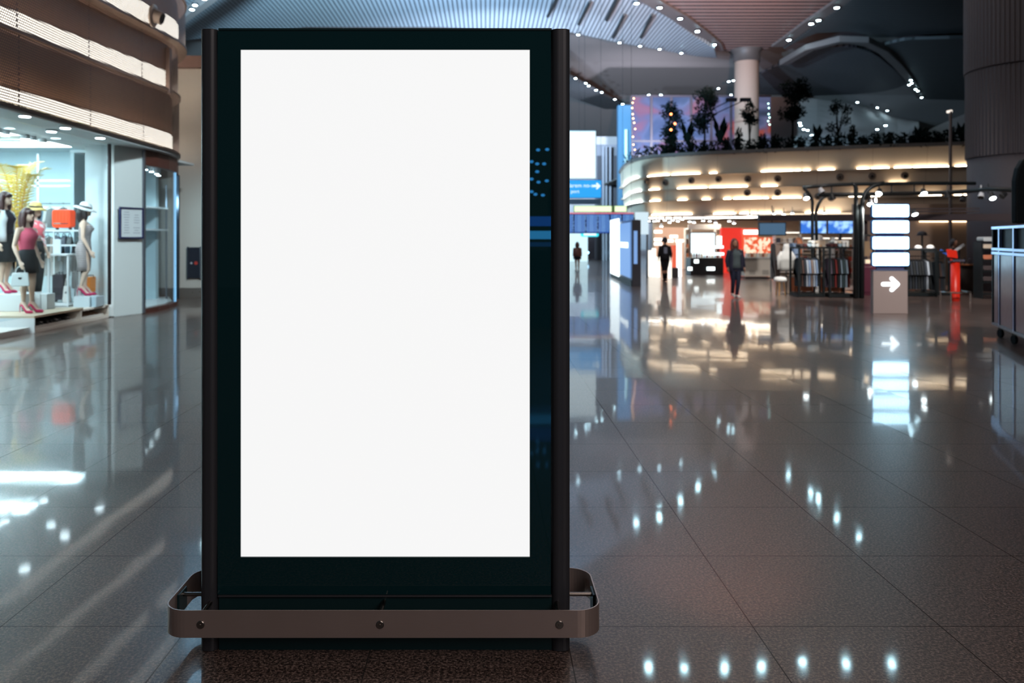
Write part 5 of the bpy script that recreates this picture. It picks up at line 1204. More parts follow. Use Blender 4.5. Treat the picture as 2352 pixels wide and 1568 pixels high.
# ------------------------------------------------------------------ clothes shop on the right: frame, rails, spotlights
tube_m = M('black_tube', (.008, .012, .014), .4, .2)
def frame_tube(name, lab, cat, pts, r, Y=None):
    q = [P(a, b, c) for a, b, c in pts]; lo = min(q, key=lambda p: p.z); t = thing(name, lab, cat, (lo.x, lo.y, lo.z)); MB().tube(q, r, 10).build('tube', tube_m, t, world=True, smooth=True); return t
def curve(p0, p1, p2, n=8): return [tuple((1-t)**2*a+2*t*(1-t)*b+t*t*c for a, b, c in zip(p0, p1, p2)) for t in [i/n for i in range(n+1)]]
YF = 23.4
fy = CY+EYE*FPX/YF
t = thing('portal_frame', 'black tubular shop frame with curved corners and thick double post left of the totem', 'shop frame', (P(1972, 0, YF).x, YF, 0))
for pts, r in (([(1966, fy, YF), (1966, 432, YF), (1963, 424, YF), (1955, 422, YF)], .055), ([(1980, fy, YF)]+[(1980, 470, YF)]+curve((1980, 470, YF), (1984, 424, YF), (2030, 421, YF)), .06),
               ([(1845, 430, YF), (1905, 425, YF), (1955, 423, YF), (2100, 421, YF), (2240, 421, YF)], .05), ([(1866, fy-8, YF+1.75), (1866, 470, YF+1.75)]+curve((1866, 470, YF+1.75), (1868, 452, YF+1.75), (1846, 432, YF+1.75)), .045),
               ([(1876, 560, YF+1.75), (1874, 490, YF+1.75)]+curve((1874, 490, YF+1.75), (1880, 450, YF+1.75), (1910, 446, YF+1.75)), .045)):
    MB().tube([P(*p) for p in pts], r, 10).build('tube', tube_m, t, world=True, smooth=True)
MB().box((P(1973, 0, YF).x, YF+.1, 1.3), (.17, .12, 2.6)).build('post_panel', tube_m, t, world=True)
rail2 = thing('spotlight_rail', 'black curved overhead rail carrying spotlights across the right shop', 'lighting rail', P(2100, 447, YF+.8))
q = [P(*p) for p in [(1880, 447, YF+.8), (1980, 446, YF+.8), (2100, 444, YF+.6), (2200, 441, YF), (2270, 434, YF-1), (2345, 437, YF-2)]]
MB().tube(q, .06, 10).build('rail', tube_m, rail2, world=True, smooth=True)
for px in (1910, 2048, 2100, 2270): p = P(px, 444, YF+.6); MB().tube([p, (p.x, p.y, p.z+.28)], .02, 6).build('drop_rod', tube_m, rail2, world=True)
sp_lens = E('spot_lens_cool', (.85, .97, 1), 16); sp_body = M('spot_black', (.01, .011, .013), .45); sp_white = M('spot_white', srgb(196, 200, 206), .45); off_lens = M('spot_off', (.03, .03, .03), .2)
def spotl(px, py, Y, aim, lit, body, lab, top):
    p = P(px, py, Y); t = thing('rail_spotlight', lab, 'spotlight', p); a = Vector(aim).normalized()
    MB().tube([-a*.13, -a*.02, a*.02], [.055, .075, .085], 14).build('housing', body, t); MB().tube([a*.02, a*.03], [.08, .075], 14).build('lens', sp_lens if lit else off_lens, t)
    MB().tube([Vector((0, 0, P(0, top, Y).z-p.z)), -a*.06], .018, 8).build('arm', body, t); return t
for px, py, aim, lit, body, lab, top in ((1852, 454, (0, -.6, -1), 1, sp_body, 'lit black spotlight hanging at the left end of the shop rail', 430), (1888, 441, (.4, -.4, -1), 0, sp_white, 'white spotlight beside the leftmost curved tube', 430), (1913, 456, (.3, -.2, -1), 0, sp_body, 'unlit black spotlight left of the double post', 445),
        (1999, 468, (-.2, -.6, -1), 1, sp_body, 'lit spotlight just right of the double post', 446), (2019, 443, (-.5, -.6, -1), 1, sp_body, 'lit black spotlight tilted left above the totem', 425), (2122, 443, (-.05, -.7, -1), 1, sp_body, 'lit black spotlight right of the totem top', 424),
        (2176, 450, (.3, .1, -1), 0, sp_body, 'unlit black spotlight left of the camera pole', 424), (2211, 459, (-.3, -.3, -1), 0, sp_body, 'unlit black spotlight tilted just right of the camera pole', 443), (2253, 452, (-.4, -.4, -1), 0, sp_white, 'white spotlight in front of the fluted column', 425),
        (2280, 454, (0, -.7, -1), 1, sp_body, 'lit black spotlight in front of the fluted column', 436), (2302, 450, (-1, -.2, -.6), 0, sp_body, 'unlit black spotlight pointing left at the far right', 436), (2101, 491, (.1, -.6, -1), 1, sp_body, 'small lit spotlight right beside the top box of the totem', 478),
        (2008, 466, (-.2, -.3, -1), 0, sp_body, 'dark spotlight hidden just left of the totem top box', 446)):
    spotl(px, py, 22.6 if px > 2240 else 23.3, aim, lit, body, lab, top)
beam = thing('shop_lintel', 'long dark purple brown lintel beam over the right clothes shop', 'lintel beam', (14, 27, 2.2)); a, b = P(1745, 491, 27.5), P(2345, 506, 25)
lint = M('lintel_dark', srgb(44, 32, 38), .5)
MB().poly([P(1745, 494, 28.5), P(2348, 490, 24), P(2348, 507, 24), P(1745, 507, 28.5)], (0, .25, 0)).build('beam', lint, beam, world=True)
for yy_, h_ in ((478, 3), (484, 3.5)):
    MB().poly([P(2092, yy_, 26), P(2250, yy_-1, 25), P(2250, yy_+h_-1, 25), P(2092, yy_+h_, 26)], (0, .12, 0)).build('upper_slat', lint, beam, world=True)
for px, Y in ((1990, 26.6), (2345, 24.1)): p = P(px, 507, Y); MB().box((p.x, Y+.12, p.z/2), (.12, .12, p.z)).build('post', lint, beam, world=True)

# hanging clothes in front
cm = {k: M('cloth_'+k, srgb(*v), .85) for k, v in dict(black=(16, 22, 26), ink=(26, 34, 44), sky=(120, 142, 172), mist=(150, 160, 172), sand=(120, 104, 96), mauve=(96, 84, 100), rust=(112, 36, 34), ash=(110, 128, 142), teal=(44, 62, 66), umber=(64, 44, 38), white=(226, 228, 226)).items()}
bank = {}
def hang(px, py, Y, k, ln, lab, grp, sl=.5):
    key = (k, ln, sl); p = P(px, py, Y); g = bank.get(key)
    if g is None: g = make_garment(cm[k], 1, ln, sl, lab, grp, th=.066); bank[key] = g; g.location = p
    else: g = clone(g, p)
    g['label'] = lab; g['group'] = grp; g.rotation_euler.z = PI/2; return g
def rack(name, lab, px0, px1, pyt, Y, depth=.7, shelf=True, panel=None):
    a, b = P(px0, pyt, Y), P(px1, pyt, Y); t = thing(name, lab, 'clothes rack', ((a.x+b.x)/2, Y, 0)); x = (b.x-a.x)/2; h = a.z
    for sx in (-1, 1):
        for sy in (0, depth): MB().box((sx*x, sy, h/2), (.05, .05, h)).build('upright', tube_m, t)
    MB().box((0, depth/2, h), (2*x+.06, depth, .05)).build('top_shelf', tube_m, t); MB().box((0, depth/2, .06), (2*x+.06, depth, .10)).build('base', tube_m, t)
    MB().tube([(-x, depth*.5, h-.20), (x, depth*.5, h-.20)], .014, 8).build('hanging_bar', chrome, t)
    if panel: MB().box((0, depth+.05, .32), (2*x, .04, .4)).build('back_panel', panel, t)
    return t, x, h, depth
wpan = M('warm_wood', srgb(140, 78, 48), .5)
def fill(rk, ks, ln, lab, grp):
    t, x, h, dp = rk; n = len(ks); s_ = (2*x-.16)/(n-1)
    for i, k in enumerate(ks):
        key = (k, ln); p = Vector((t.location.x-x+.08+s_*i, t.location.y+dp*.5, h-.20-.10)); g = bank.get(key)
        if g is None: g = make_garment(cm[k], 1, ln, .42, lab, grp, th=min(.05, s_*.72)); bank[key] = g
        else: g = clone(g, p)
        g.location = p; g['label'] = lab; g['group'] = grp; g.rotation_euler.z = PI/2
rA = rack('clothes_rack', 'black clothes rack left of the slim black post with folded clothes on top', 1836, 1892, 569, 23.9, .7, panel=wpan)
rB = rack('clothes_rack', 'black clothes rack beside the thick double post with hats and folded clothes on top', 1906, 1962, 569, 23.7, .7, panel=wpan)
rC = rack('clothes_rack', 'black clothes rack right behind the totem sign', 2085, 2150, 573, 24.1, .7)
rD = rack('clothes_rack', 'dark clothes rack just left of the red stand', 2154, 2180, 578, 24.6, .7)
fill(rA, ['black', 'umber', 'ink', 'mist', 'sky', 'sand', 'mist', 'sky', 'black'], .80, 'shirt or jacket hanging in the rack left of the slim black post', 'clothes in the left front rack')
fill(rB, ['mauve', 'black', 'rust', 'black', 'ash', 'teal', 'ash', 'rust'], .82, 'shirt or jacket hanging in the rack beside the thick double post', 'clothes in the right front rack')
fill(rC, ['black', 'ink', 'black', 'ink', 'black', 'black', 'ink', 'mist', 'black'], .84, 'garment hanging in the dark rack right behind the totem', 'clothes right of the totem')
fill(rD, ['black', 'umber', 'ink', 'black'], .84, 'dark garment hanging in the rack just left of the red stand', 'dark clothes left of the red stand')
# folded clothes and hats on top
fold = [M('fold_'+str(i), srgb(*c), .8) for i, c in enumerate(((206, 214, 218), (70, 26, 26), (150, 176, 190), (236, 236, 230), (180, 110, 80), (60, 50, 52), (214, 200, 180)))]
fp = {}
def folded(px, py, Y, i, wd, lab, grp):
    p = P(px, py, Y+.3); key = (i, wd)
    if key not in fp: o = MB().rbox((0, 0, .045), (wd, .34, .09), .035, 4, 1).build('folded_garment', fold[i], bevel=.01); o.location = p; props(o, lab, 'folded clothes', grp); fp[key] = o
    else: o = fp[key].copy(); COL.objects.link(o); o.location = p
    o['label'] = lab; o['group'] = grp; return o
def foldrow(rk, ids, lab, grp, lev=0):
    t, x, h, dp = rk; n = len(ids); s_ = (2*x-.12)/n
    for q, i in enumerate(ids):
        if i is None: continue
        key = i
        if key not in fp: o = MB().rbox((0, 0, .045), (.098, .34, .09), .035, 4, 1).build('folded_garment', fold[i], bevel=.01); fp[key] = o
        else: o = fp[key].copy(); COL.objects.link(o)
        o.location = (t.location.x-x+.06+s_*(q+.5), t.location.y+.30, h+.0265+.092*lev); props(o, lab, 'folded clothes', grp)
foldrow(rA, [5, 1, 2, 0, 3], 'folded garment on the rack left of the slim black post', 'folded clothes on the left rack')
foldrow(rB, [1, 1, 2, 0, 3], 'folded garment on the rack beside the thick double post', 'folded clothes on the right rack')
foldrow(rA, [None, None, None, 3, 6], 'pale folded garment on top of another on the front racks', 'pale folded clothes topmost on the racks', 1)
foldrow(rB, [None, 3, 6, 3, 3], 'pale folded garment on top of another on the front racks', 'pale folded clothes topmost on the racks', 1)
hat_w = M('hat_white', srgb(232, 232, 230), .6); hat_d = M('hat_dark', srgb(60, 60, 70), .6); hat_t = M('hat_tan', srgb(170, 104, 78), .6)
def cap(px, py, Y, m, m2, lab, s=1.0):
    p = P(px, py, Y); t = thing('cap', lab, 'hat', p); t.scale = (s, s, s)
    MB().ell([(0, 0, .0, .13, .14), (0, 0, .06, .125, .135), (0, 0, .11, .09, .10), (0, 0, .13, .02, .02)], 18).build('crown', m, t, smooth=True); MB().ell([(0, -.03, .0, .19, .20), (0, -.03, .012, .185, .195)], 20).build('brim', m2, t); return t
c1_ = cap(2109, 572, 24.4, hat_w, hat_d, 'white cap with grey brim nearest the totem on the dark rack', .78); c2_ = cap(2137, 572, 24.4, hat_w, hat_d, 'white and grey cap at the right end of the dark rack', .82)
for c_ in (c1_, c2_): c_.location.z = rC[2]+.027
cap(1878, 551, 26.5, hat_w, hat_w, 'big white hat behind the left rack', 1.3); cap(2118, 541, 26.6, hat_d, hat_d, 'black hat on the head stand above the dark rack', 1.1)
hs = thing('head_stand', 'tall dark stand holding the black hat behind the dark rack', 'hat stand', (P(2118, 0, 26.6).x, 26.6, 0)); MB().tube([(0, 0, 0), (0, 0, P(0, 541, 26.6).z)], .03, 8).build('stand_pole', tube_m, hs); MB().ell([(0, 0, 0, .2, .2), (0, 0, .03, .2, .2)], 18).build('stand_base', tube_m, hs)
hs = thing('head_stand', 'white stand holding the big white hat behind the left rack', 'hat stand', (P(1878, 0, 26.5).x, 26.5, 0)); MB().tube([(0, 0, 0), (0, 0, P(0, 551, 26.5).z)], .03, 8).build('stand_pole', hat_w, hs); MB().ell([(0, 0, 0, .2, .2), (0, 0, .03, .2, .2)], 18).build('stand_base', hat_w, hs)
# white hoodie on a bust stand and pieces around it
hd_ = thing('hoodie_display', 'white hoodie on a bust stand at the left end of the right shop', 'clothing display', (P(1806, 0, 25.5).x, 25.5, 0)); wc = cm['white']
zb_, zt_ = P(0, 622, 25.5).z, P(0, 560, 25.5).z
MB().ell([(0, 0, zb_, .19, .12), (0, 0, zb_+.12, .20, .13), (0, 0, zb_+.42, .19, .13), (0, 0, zb_+.56, .17, .11), (0, 0, zb_+.63, .09, .08), (0, 0, zb_+.70, .10, .10), (0, 0, zb_+.82, .07, .08)], 20).build('hoodie_body', wc, hd_, smooth=True)
for sg in (-1, 1): MB().tube([(sg*.13, 0, zb_+.56), (sg*.22, 0, zb_+.42), (sg*.24, -.03, zb_+.05)], [.06, .06, .045], 12).build('sleeve', wc, hd_, smooth=True)
MB().tube([(0, 0, 0), (0, 0, zb_)], .02, 8).build('stand_pole', chrome, hd_); MB().ell([(0, 0, 0, .18, .18), (0, 0, .02, .18, .18)], 20).build('stand_base', chrome, hd_)
bx0 = thing('round_stool', 'white round topped stool on slim brass legs below the white hoodie', 'stool', (P(1792, 0, 24.7).x, 24.7, 0)); zz_ = P(0, 646, 24.7).z
MB().ell([(0, 0, zz_, .17, .17), (0, 0, zz_+.04, .19, .19), (0, 0, zz_+.12, .16, .16), (0, 0, zz_+.14, .08, .08)], 24).build('seat', wc, bx0, smooth=True)
for k in range(3): MB().tube([(.10*math.cos(k*2.1), .10*math.sin(k*2.1), zz_), (.15*math.cos(k*2.1), .15*math.sin(k*2.1), 0)], .012, 6).build('leg', M('brass', srgb(210, 160, 90), .3, 1), bx0)
coats = [(1781, 553, 25.95, 'sand', 1.1, 'beige coat hanging left of the white hoodie'), (1822, 553, 25.95, 'sky', .8, 'pale blue shirt hanging right of the white hoodie')]
for px, py, Y, k, ln, lab in coats:
    g = make_garment(cm[k], 2, ln, .5, lab, None, th=.14); p_ = P(px, py, Y); g.location = (p_.x, 25.95, P(0, 551, 25.4).z-.10); g.rotation_euler.z = PI/2
rr = thing('garment_rail', 'thin pale garment rail above the white hoodie display', 'garment rail', (P(1806, 0, 25.4).x, 25.95, 0)); zr = P(0, 551, 25.4).z
MB().tube([(-.28, 0, 0), (-.28, 0, zr), (.5, 0, zr), (.5, 0, 0)], .014, 8).build('rail_frame', fsm, rr)
st_ = thing('tan_dress_form', 'tan coloured tailor form behind the white hoodie', 'dress form', (P(1834, 0, 27).x, 27, 0)); tn = M('tan_form', srgb(214, 140, 100), .6)
z0_ = P(0, 590, 27).z; MB().ell([(0, 0, z0_, .13, .10), (0, 0, z0_+.2, .11, .09), (0, 0, z0_+.42, .14, .10), (0, 0, z0_+.55, .12, .08), (0, 0, z0_+.62, .05, .05)], 18).build('torso', tn, st_, smooth=True); MB().tube([(0, 0, 0), (0, 0, z0_)], .02, 8).build('stand_pole', dk, st_); MB().ell([(0, 0, 0, .16, .16), (0, 0, .02, .16, .16)], 18).build('stand_base', dk, st_)
# small low tables inside the racks
for px, py, Y, lab in ((1838, 665, 24.9, 'small pale table low behind the left rack'), (1936, 671, 24.95, 'small pale wooden table low behind the right rack')):
    p = P(px, py, Y); t = thing('low_table', lab, 'table', (p.x, Y, 0)); MB().box((0, 0, p.z), (.42, .3, .05)).build('table_top', M('pale_wood', srgb(196, 150, 120), .5), t, bevel=.01)
    for sx in (-1, 1): MB().box((sx*.12, 0, p.z/2-.02), (.05, .2, p.z-.04)).build('leg', M('pale_wood', (0, 0, 0)), t)
# maroon cabinet behind the totem
a, b = P(1986, 605, 24.6), P(2006, 684, 24.6)
t = thing('maroon_cabinet', 'dark maroon cabinet between the double post and the totem with small lit boxes on it', 'cabinet', ((a.x+b.x)/2+.2, 24.9, 0)); MB().box((0, 0, a.z/2), (.75, .5, a.z)).build('cabinet_body', M('maroon_wood', srgb(70, 28, 44), .35), t, bevel=.01)
MB().box((0, -.26, a.z*.5), (.66, .02, a.z*.8)).build('door', M('maroon_wood', (0, 0, 0)), t, bevel=.005)
for i in range(2): p = P(1993, 592-i*0, 24.8); o = sbox('gift_box', (p.x+.2*i, 24.85, a.z+.055), (.16, .16, .11), M('box_cream', srgb(240, 220, 190), .5), ('left' if i == 0 else 'right')+' cream gift box on the maroon cabinet', 'box')
t = thing('round_mirror_frame', 'dark arched mirror frame just left of the totem', 'mirror', (P(1993, 0, 25.6).x, 25.6, 0)); z0_, z1_ = P(0, 590, 25.6).z, P(0, 540, 25.6).z
pts = [(-.16, 0, 0), (-.16, 0, z1_-.12)]+[(-.16*math.cos(PI*k/8), 0, z1_-.12+.12*math.sin(PI*k/8)) for k in range(1, 8)]+[(.16, 0, z1_-.12), (.16, 0, 0)]
MB().tube(pts, .025, 8).build('mirror_frame', tube_m, t); MB().box((0, .01, z0_+.25), (.28, .01, .45)).build('mirror_glass', M('mirror_glass', srgb(190, 160, 130), .1, .6), t)

# red stand with its round steel guard
RS = 22.4; rx = P(2194, 0, RS).x; red = M('signal_red', srgb(222, 44, 24), .35)
t = thing('red_hand_stand', 'bright red pillar stand with tilted red top board and grey tray', 'stand', (rx, RS, 0)); zt_ = P(0, 602, RS).z
MB().ell([(0, 0, 0, .12, .11), (0, 0, .1, .115, .105), (0, 0, zt_, .115, .105)], 24).build('pillar', red, t, smooth=True)
MB().box((.02, -.02, zt_+.02), (.32, .26, .05), rx=-.2).build('tray', M('tray_grey', srgb(80, 80, 96), .35), t, bevel=.01)
p = P(2188, 583, RS); MB().box((p.x-rx, 0.03, p.z), (.27, .04, .24), rx=-.5, ry=.12).build('top_board', red, t, bevel=.01)
MB().box((p.x-rx, .06, (p.z+zt_)/2-.02), (.06, .04, p.z-zt_), rx=0).build('neck', red, t)
gd = thing('guard_ring', 'low round steel guard rail around the foot of the red stand', 'guard rail', (rx, RS, 0)); R_ = .36
MB().tube([(R_*math.cos(2*PI*k/32), R_*math.sin(2*PI*k/32), .24) for k in range(32)], .022, 8, closed=True).build('ring', chrome, gd)
for k in range(4): MB().tube([(R_*math.cos(PI/4+k*PI/2), R_*math.sin(PI/4+k*PI/2), 0), (R_*math.cos(PI/4+k*PI/2), R_*math.sin(PI/4+k*PI/2), .24)], .024, 8).build('leg', chrome, gd)
# tilted pale display boards, dark round tables and shoes shelf near the counter
for px, py, Y, wd, ry_, m, lab in ((2199, 572, 25.2, .5, -.6, M('board_silver', srgb(190, 196, 200), .35), 'tilted pale board rising right above the red stand'), (2170, 580, 25.4, .3, .5, M('board_blue', srgb(150, 180, 200), .35), 'small tilted pale blue board left of the red stand')):
    p = P(px, py, Y); t = thing('tilted_board', lab, 'display board', (p.x, Y, 0)); MB().box((0, 0, p.z), (wd, .05, .07), ry=ry_).build('board', m, t, bevel=.005); MB().tube([(0, 0, 0), (0, 0, p.z)], .02, 8).build('stand_pole', dk, t); MB().ell([(0, 0, 0, .14, .14), (0, 0, .02, .14, .14)], 16).build('stand_base', dk, t)
p = P(2220, 606, 25.5); t = thing('round_counter', 'round dark counter with a copper rim right of the red stand', 'counter', (p.x, 25.6, 0)); MB().ell([(0, 0, 0, .26, .26), (0, 0, p.z-.04, .30, .30)], 28).build('drum', M('drum_brown', srgb(52, 40, 36), .5), t, smooth=True); MB().ell([(0, 0, p.z-.04, .34, .34), (0, 0, p.z, .34, .34)], 28).build('rim', M('copper', srgb(200, 130, 90), .3, .9), t)
for i in range(3): c = (p.x-.14+.14*i, 25.6, p.z+.002); o = MB().ell([(0, 0, 0, .03, .03), (0, 0, .13, .03, .03), (0, 0, .16, .012, .012), (0, 0, .20, .012, .012)], 12).build('bottle', M('bottle_dark', srgb(50, 44, 50), .2)); o.location = c; props(o, 'small dark bottle on the round counter right of the red stand', 'bottle', 'bottles on the round counter')
p0 = P(2268, 0, 23.5); t = thing('shelf_rack', 'tall dark open shelf with folded things left of the rolling counter', 'shelf', (p0.x, 23.5, 0))
for sx in (-1, 1): MB().box((sx*.26, 0, .78), (.04, .4, 1.56)).build('upright', tube_m, t)
for z in (.12, .45, .75, 1.05, 1.35, 1.55): MB().box((0, 0, z), (.52, .4, .03)).build('shelf_board', tube_m, t)
for j, (z, i) in enumerate(((1.56, 0), (1.365, 6), (1.065, 4), (.765, 5), (.465, 5))):
    o = MB().rbox((0, 0, .06), (.42, .32, .12), .04, 4, 1).build('folded_garment', fold[i], bevel=.01); o.location = (p0.x, 23.5, z+.017); props(o, ('pale', 'cream', 'tan', 'brown', 'dark brown')[j]+' folded garment on the dark open shelf beside the rolling counter', 'folded clothes')
t = thing('raised_floor', 'low brown wooden platform under the clothes at the right', 'platform', (P(2190, 0, 25).x, 25.6, 0)); MB().box((0, 0, .02), (5.4, 2.2, .04)).build('platform_board', M('platform_wood', srgb(120, 82, 66), .4), t, bevel=.01)
for o in [t]: o.location.y = 27.8; o.location.z = 0
# back wall of the clothes shop, blue screens, red wall and so on
struct(MB().box((P(2180, 0, 33).x, 33, 1.5), (7.5, .2, 3.0)), 'wall_shop_right_back', M('shop_right_back', srgb(146, 126, 112), .6))
for i, (a_, b_) in enumerate(((2112, 2177), (2186, 2232))):
    u, v = P(a_, 507, 32.8), P(b_, 510, 32.8); t = thing('shelf_light', ('left' if i == 0 else 'right')+' warm light strip at the top of the beige back wall right of the totem', 'light strip', ((u.x+v.x)/2, 32.8, v.z)); MB().box((0, 0, .03), (v.x-u.x, .06, .06)).build('glowing_strip', E('warm_strip', (1, .72, .45), 4), t); MB().box((0, .05, .07), (v.x-u.x, .12, .02)).build('holder', dk, t)
for i, (a_, b_, lab) in enumerate(((1838, 1899, 'left bright blue landscape screen behind the front racks'), (1901, 1960, 'right bright blue landscape screen behind the front racks'))):
    u, v = P(a_, 506, 33), P(b_, 537, 33); t = thing('wall_screen', lab, 'screen', ((u.x+v.x)/2, 33, v.z)); h = u.z-v.z
    MB().box((0, .05, h/2), (v.x-u.x, .08, h)).build('casing', dk, t); sm_ = blotch(M('screen_pic', (.02, .02, .02), .3), (.03, .14, .55), (.35, .62, .95), 2.2); N_ = sm_.node_tree
    b__ = N_.nodes['Principled BSDF']; src = b__.inputs['Base Color'].links[0].from_socket; N_.links.new(src, b__.inputs['Emission Color']); b__.inputs['Emission Strength'].default_value = 1.1
    MB().box((0, 0, h/2), (v.x-u.x-.06, .02, h-.06)).build('display', sm_, t); MB().box((0, .05, -.7), (.1, .1, 1.4)).build('stand_post', dk, t)
    t.location.z = v.z
u, v = P(1742, 510, 31), P(1806, 541, 31); t = thing('dark_television', 'dark television with a blue grey picture hanging left of the blue screens', 'television', ((u.x+v.x)/2, 31, v.z)); h = u.z-v.z
MB().box((0, .04, h/2), (v.x-u.x, .08, h)).build('casing', dk, t, bevel=.01); MB().box((0, -.005, h/2), (v.x-u.x-.08, .01, h-.08)).build('display', E('tv_slate', (.06, .14, .24), .9), t); MB().tube([(0, .04, h), (0, .04, 2.86-v.z)], .02, 6).build('hanger_rod', dk, t)
struct(MB().box((18.7, 47.9, 1.35), (18.6, .2, 2.7)), 'wall_shops_back', M('shops_back', srgb(206, 186, 164), .6))
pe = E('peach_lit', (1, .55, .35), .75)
def panel(px0, px1, py0, py1, Y, m, name, lab, cat, d=.12, floor_=False, frame=None):
    u, v = P(px0, py0, Y), P(px1, py1, Y); z0 = 0 if floor_ else v.z; t = thing(name, lab, cat, ((u.x+v.x)/2, Y, z0)); h = u.z-z0
    MB().box((0, d/2, h/2), (v.x-u.x, d, h)).build('panel_body', m, t, bevel=.01)
    if frame: MB().box((0, d/2+.02, h/2), (v.x-u.x+.12, d, h+.12)).build('panel_frame', frame, t, bevel=.01)
    return t
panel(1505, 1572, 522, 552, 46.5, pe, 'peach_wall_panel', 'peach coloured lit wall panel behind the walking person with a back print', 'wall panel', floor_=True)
for i, (px, py) in enumerate(((1512, 532), (1512, 550), (1512, 560), (1538, 553), (1561, 553), (1548, 543))):
    u = P(px-9, py-3.5, 46.2); t = thing('lit_shelf', 'small glowing white shelf niche on the peach coloured wall', 'lit shelf', (P(px, 0, 46.2).x, 46.2, P(0, py+3, 46.2).z), 0, 'glowing shelf niches on the peach wall'); MB().box((0, .05, .075), (.42, .1, .15)).build('glow_panel', E('niche_white', (1, .93, .82), 3), t); MB().box((0, .02, -.01), (.46, .16, .02)).build('shelf_board', white, t)
panel(1587, 1642, 535, 606, 44, E('vitrine_lit', (.80, .95, 1), 1.6), 'lit_vitrine', 'large glowing white display case in the middle of the far shop', 'display case', .3, True, M('vitrine_frame', srgb(60, 40, 46), .4))
panel(1582, 1656, 515, 527, 44.5, M('pale_fascia', srgb(214, 214, 212), .5), 'pale_fascia_board', 'pale fascia board above the glowing display case', 'fascia board', .2)
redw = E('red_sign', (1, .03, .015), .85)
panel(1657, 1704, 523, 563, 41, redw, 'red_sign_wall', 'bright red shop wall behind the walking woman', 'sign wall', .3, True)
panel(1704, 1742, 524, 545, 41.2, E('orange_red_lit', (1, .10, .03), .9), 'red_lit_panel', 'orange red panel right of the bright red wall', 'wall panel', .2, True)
panel(1709, 1742, 528, 538, 40.8, E('white_lit', (1, .97, .92), 3), 'white_lit_sign', 'white lit sign box on the orange red panel', 'lit sign', .1)
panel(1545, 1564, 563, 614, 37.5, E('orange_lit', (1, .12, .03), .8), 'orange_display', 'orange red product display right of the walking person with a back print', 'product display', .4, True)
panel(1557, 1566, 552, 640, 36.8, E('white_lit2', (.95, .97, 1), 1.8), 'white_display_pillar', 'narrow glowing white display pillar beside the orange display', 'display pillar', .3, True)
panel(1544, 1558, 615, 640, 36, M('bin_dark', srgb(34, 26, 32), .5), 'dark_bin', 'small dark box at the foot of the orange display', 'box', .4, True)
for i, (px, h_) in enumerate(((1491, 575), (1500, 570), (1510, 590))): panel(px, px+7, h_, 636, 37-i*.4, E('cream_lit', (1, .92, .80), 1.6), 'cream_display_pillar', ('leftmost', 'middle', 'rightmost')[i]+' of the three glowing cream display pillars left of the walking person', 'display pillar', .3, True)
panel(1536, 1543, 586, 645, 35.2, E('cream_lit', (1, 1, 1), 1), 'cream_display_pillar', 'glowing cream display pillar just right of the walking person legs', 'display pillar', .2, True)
for i, (x0, x1, y0, y1) in enumerate(((1615, 1663, 580, 586), (1634, 1662, 564, 570), (1647, 1658, 542, 562))): panel(x0, x1, y0, y1, 38.6-.2*i, E('vitrine_lit2', (.82, .97, 1), 2.6), 'glass_display_light', ('lowest', 'middle', 'upright')[i]+' glowing tube of the glass perfume display left of the walking woman', 'display light', .08)
panel(1586, 1662, 592, 624, 38.5, M('perfume_black', srgb(16, 14, 18), .25), 'black_display_table', 'black perfume display table left of the walking woman', 'display table', .9, True)
bt_ = [M('bott%d' % i, srgb(*c), .15) for i, c in enumerate(((220, 200, 170), (200, 230, 240), (120, 40, 40), (240, 240, 236)))]
zt_ = P(0, 592, 38.5).z
for i in range(12):
    o = MB().ell([(0, 0, 0, .05, .05), (0, 0, .14, .05, .05), (0, 0, .17, .02, .02), (0, 0, .22, .02, .02)], 10).build('perfume_bottle', bt_[i % 4]); o.location = (P(1590+i*6, 0, 38.6).x, 38.75, zt_+.01); props(o, 'small bottle standing on the black perfume display table', 'bottle', 'bottles on the black display table')
for i, (px, py, w__) in enumerate(((1585, 617, 5), (1633, 617, 9), (1600, 600, 5))): panel(px-w__, px+w__, py-4, py+4, 38.4, E('vitrine_lit3', (.9, 1, 1), 3), 'glowing_label', ('left', 'right', 'upper')[i]+' small glowing plate on the front of the black display table', 'lit plate', .05)
cw = thing('white_cash_counter', 'white cash counter with vent grilles right of the walking woman', 'counter', (P(1743, 0, 35.2).x, 35.2, 0)); hz = P(0, 593, 35.2).z; wx = (1775-1711)*35.2/FPX
MB().box((0, .4, hz/2+.04), (wx, .8, hz-.08)).build('counter_body', M('counter_white', srgb(226, 220, 208), .4), cw, bevel=.02); MB().box((0, .4, .02), (wx-.06, .76, .05)).build('plinth', dk, cw); MB().box((0, .38, hz+.02), (wx+.08, .9, .05)).build('counter_top', white, cw, bevel=.01)
for sx in (-1, 1):
    for k in range(4): MB().box((sx*wx*.24, -.008, .18+.05*k), (.26, .02, .018)).build('vent_slot', M('slot_grey', srgb(150, 146, 138), .5), cw)
for i in range(10):
    o = MB().rbox((0, 0, .08), (.085+.008*(i % 3), .14, .16), .02, 3, 2).build('goods_box', [fold[3], fold[6], fold[4], M('box_cream', (0, 0, 0))][i % 4]); o.location = (P(1714+i*6.4, 0, 35.5).x, 35.5, hz+.047); props(o, 'small boxed product on the white cash counter', 'boxed product', 'products on the white cash counter')
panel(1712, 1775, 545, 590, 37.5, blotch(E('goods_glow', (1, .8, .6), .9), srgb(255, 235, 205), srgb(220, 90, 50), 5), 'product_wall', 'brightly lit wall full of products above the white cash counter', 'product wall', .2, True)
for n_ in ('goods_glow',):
    m_ = _M[n_]; b__ = m_.node_tree.nodes['Principled BSDF']; m_.node_tree.links.new(b__.inputs['Base Color'].links[0].from_socket, b__.inputs['Emission Color'])
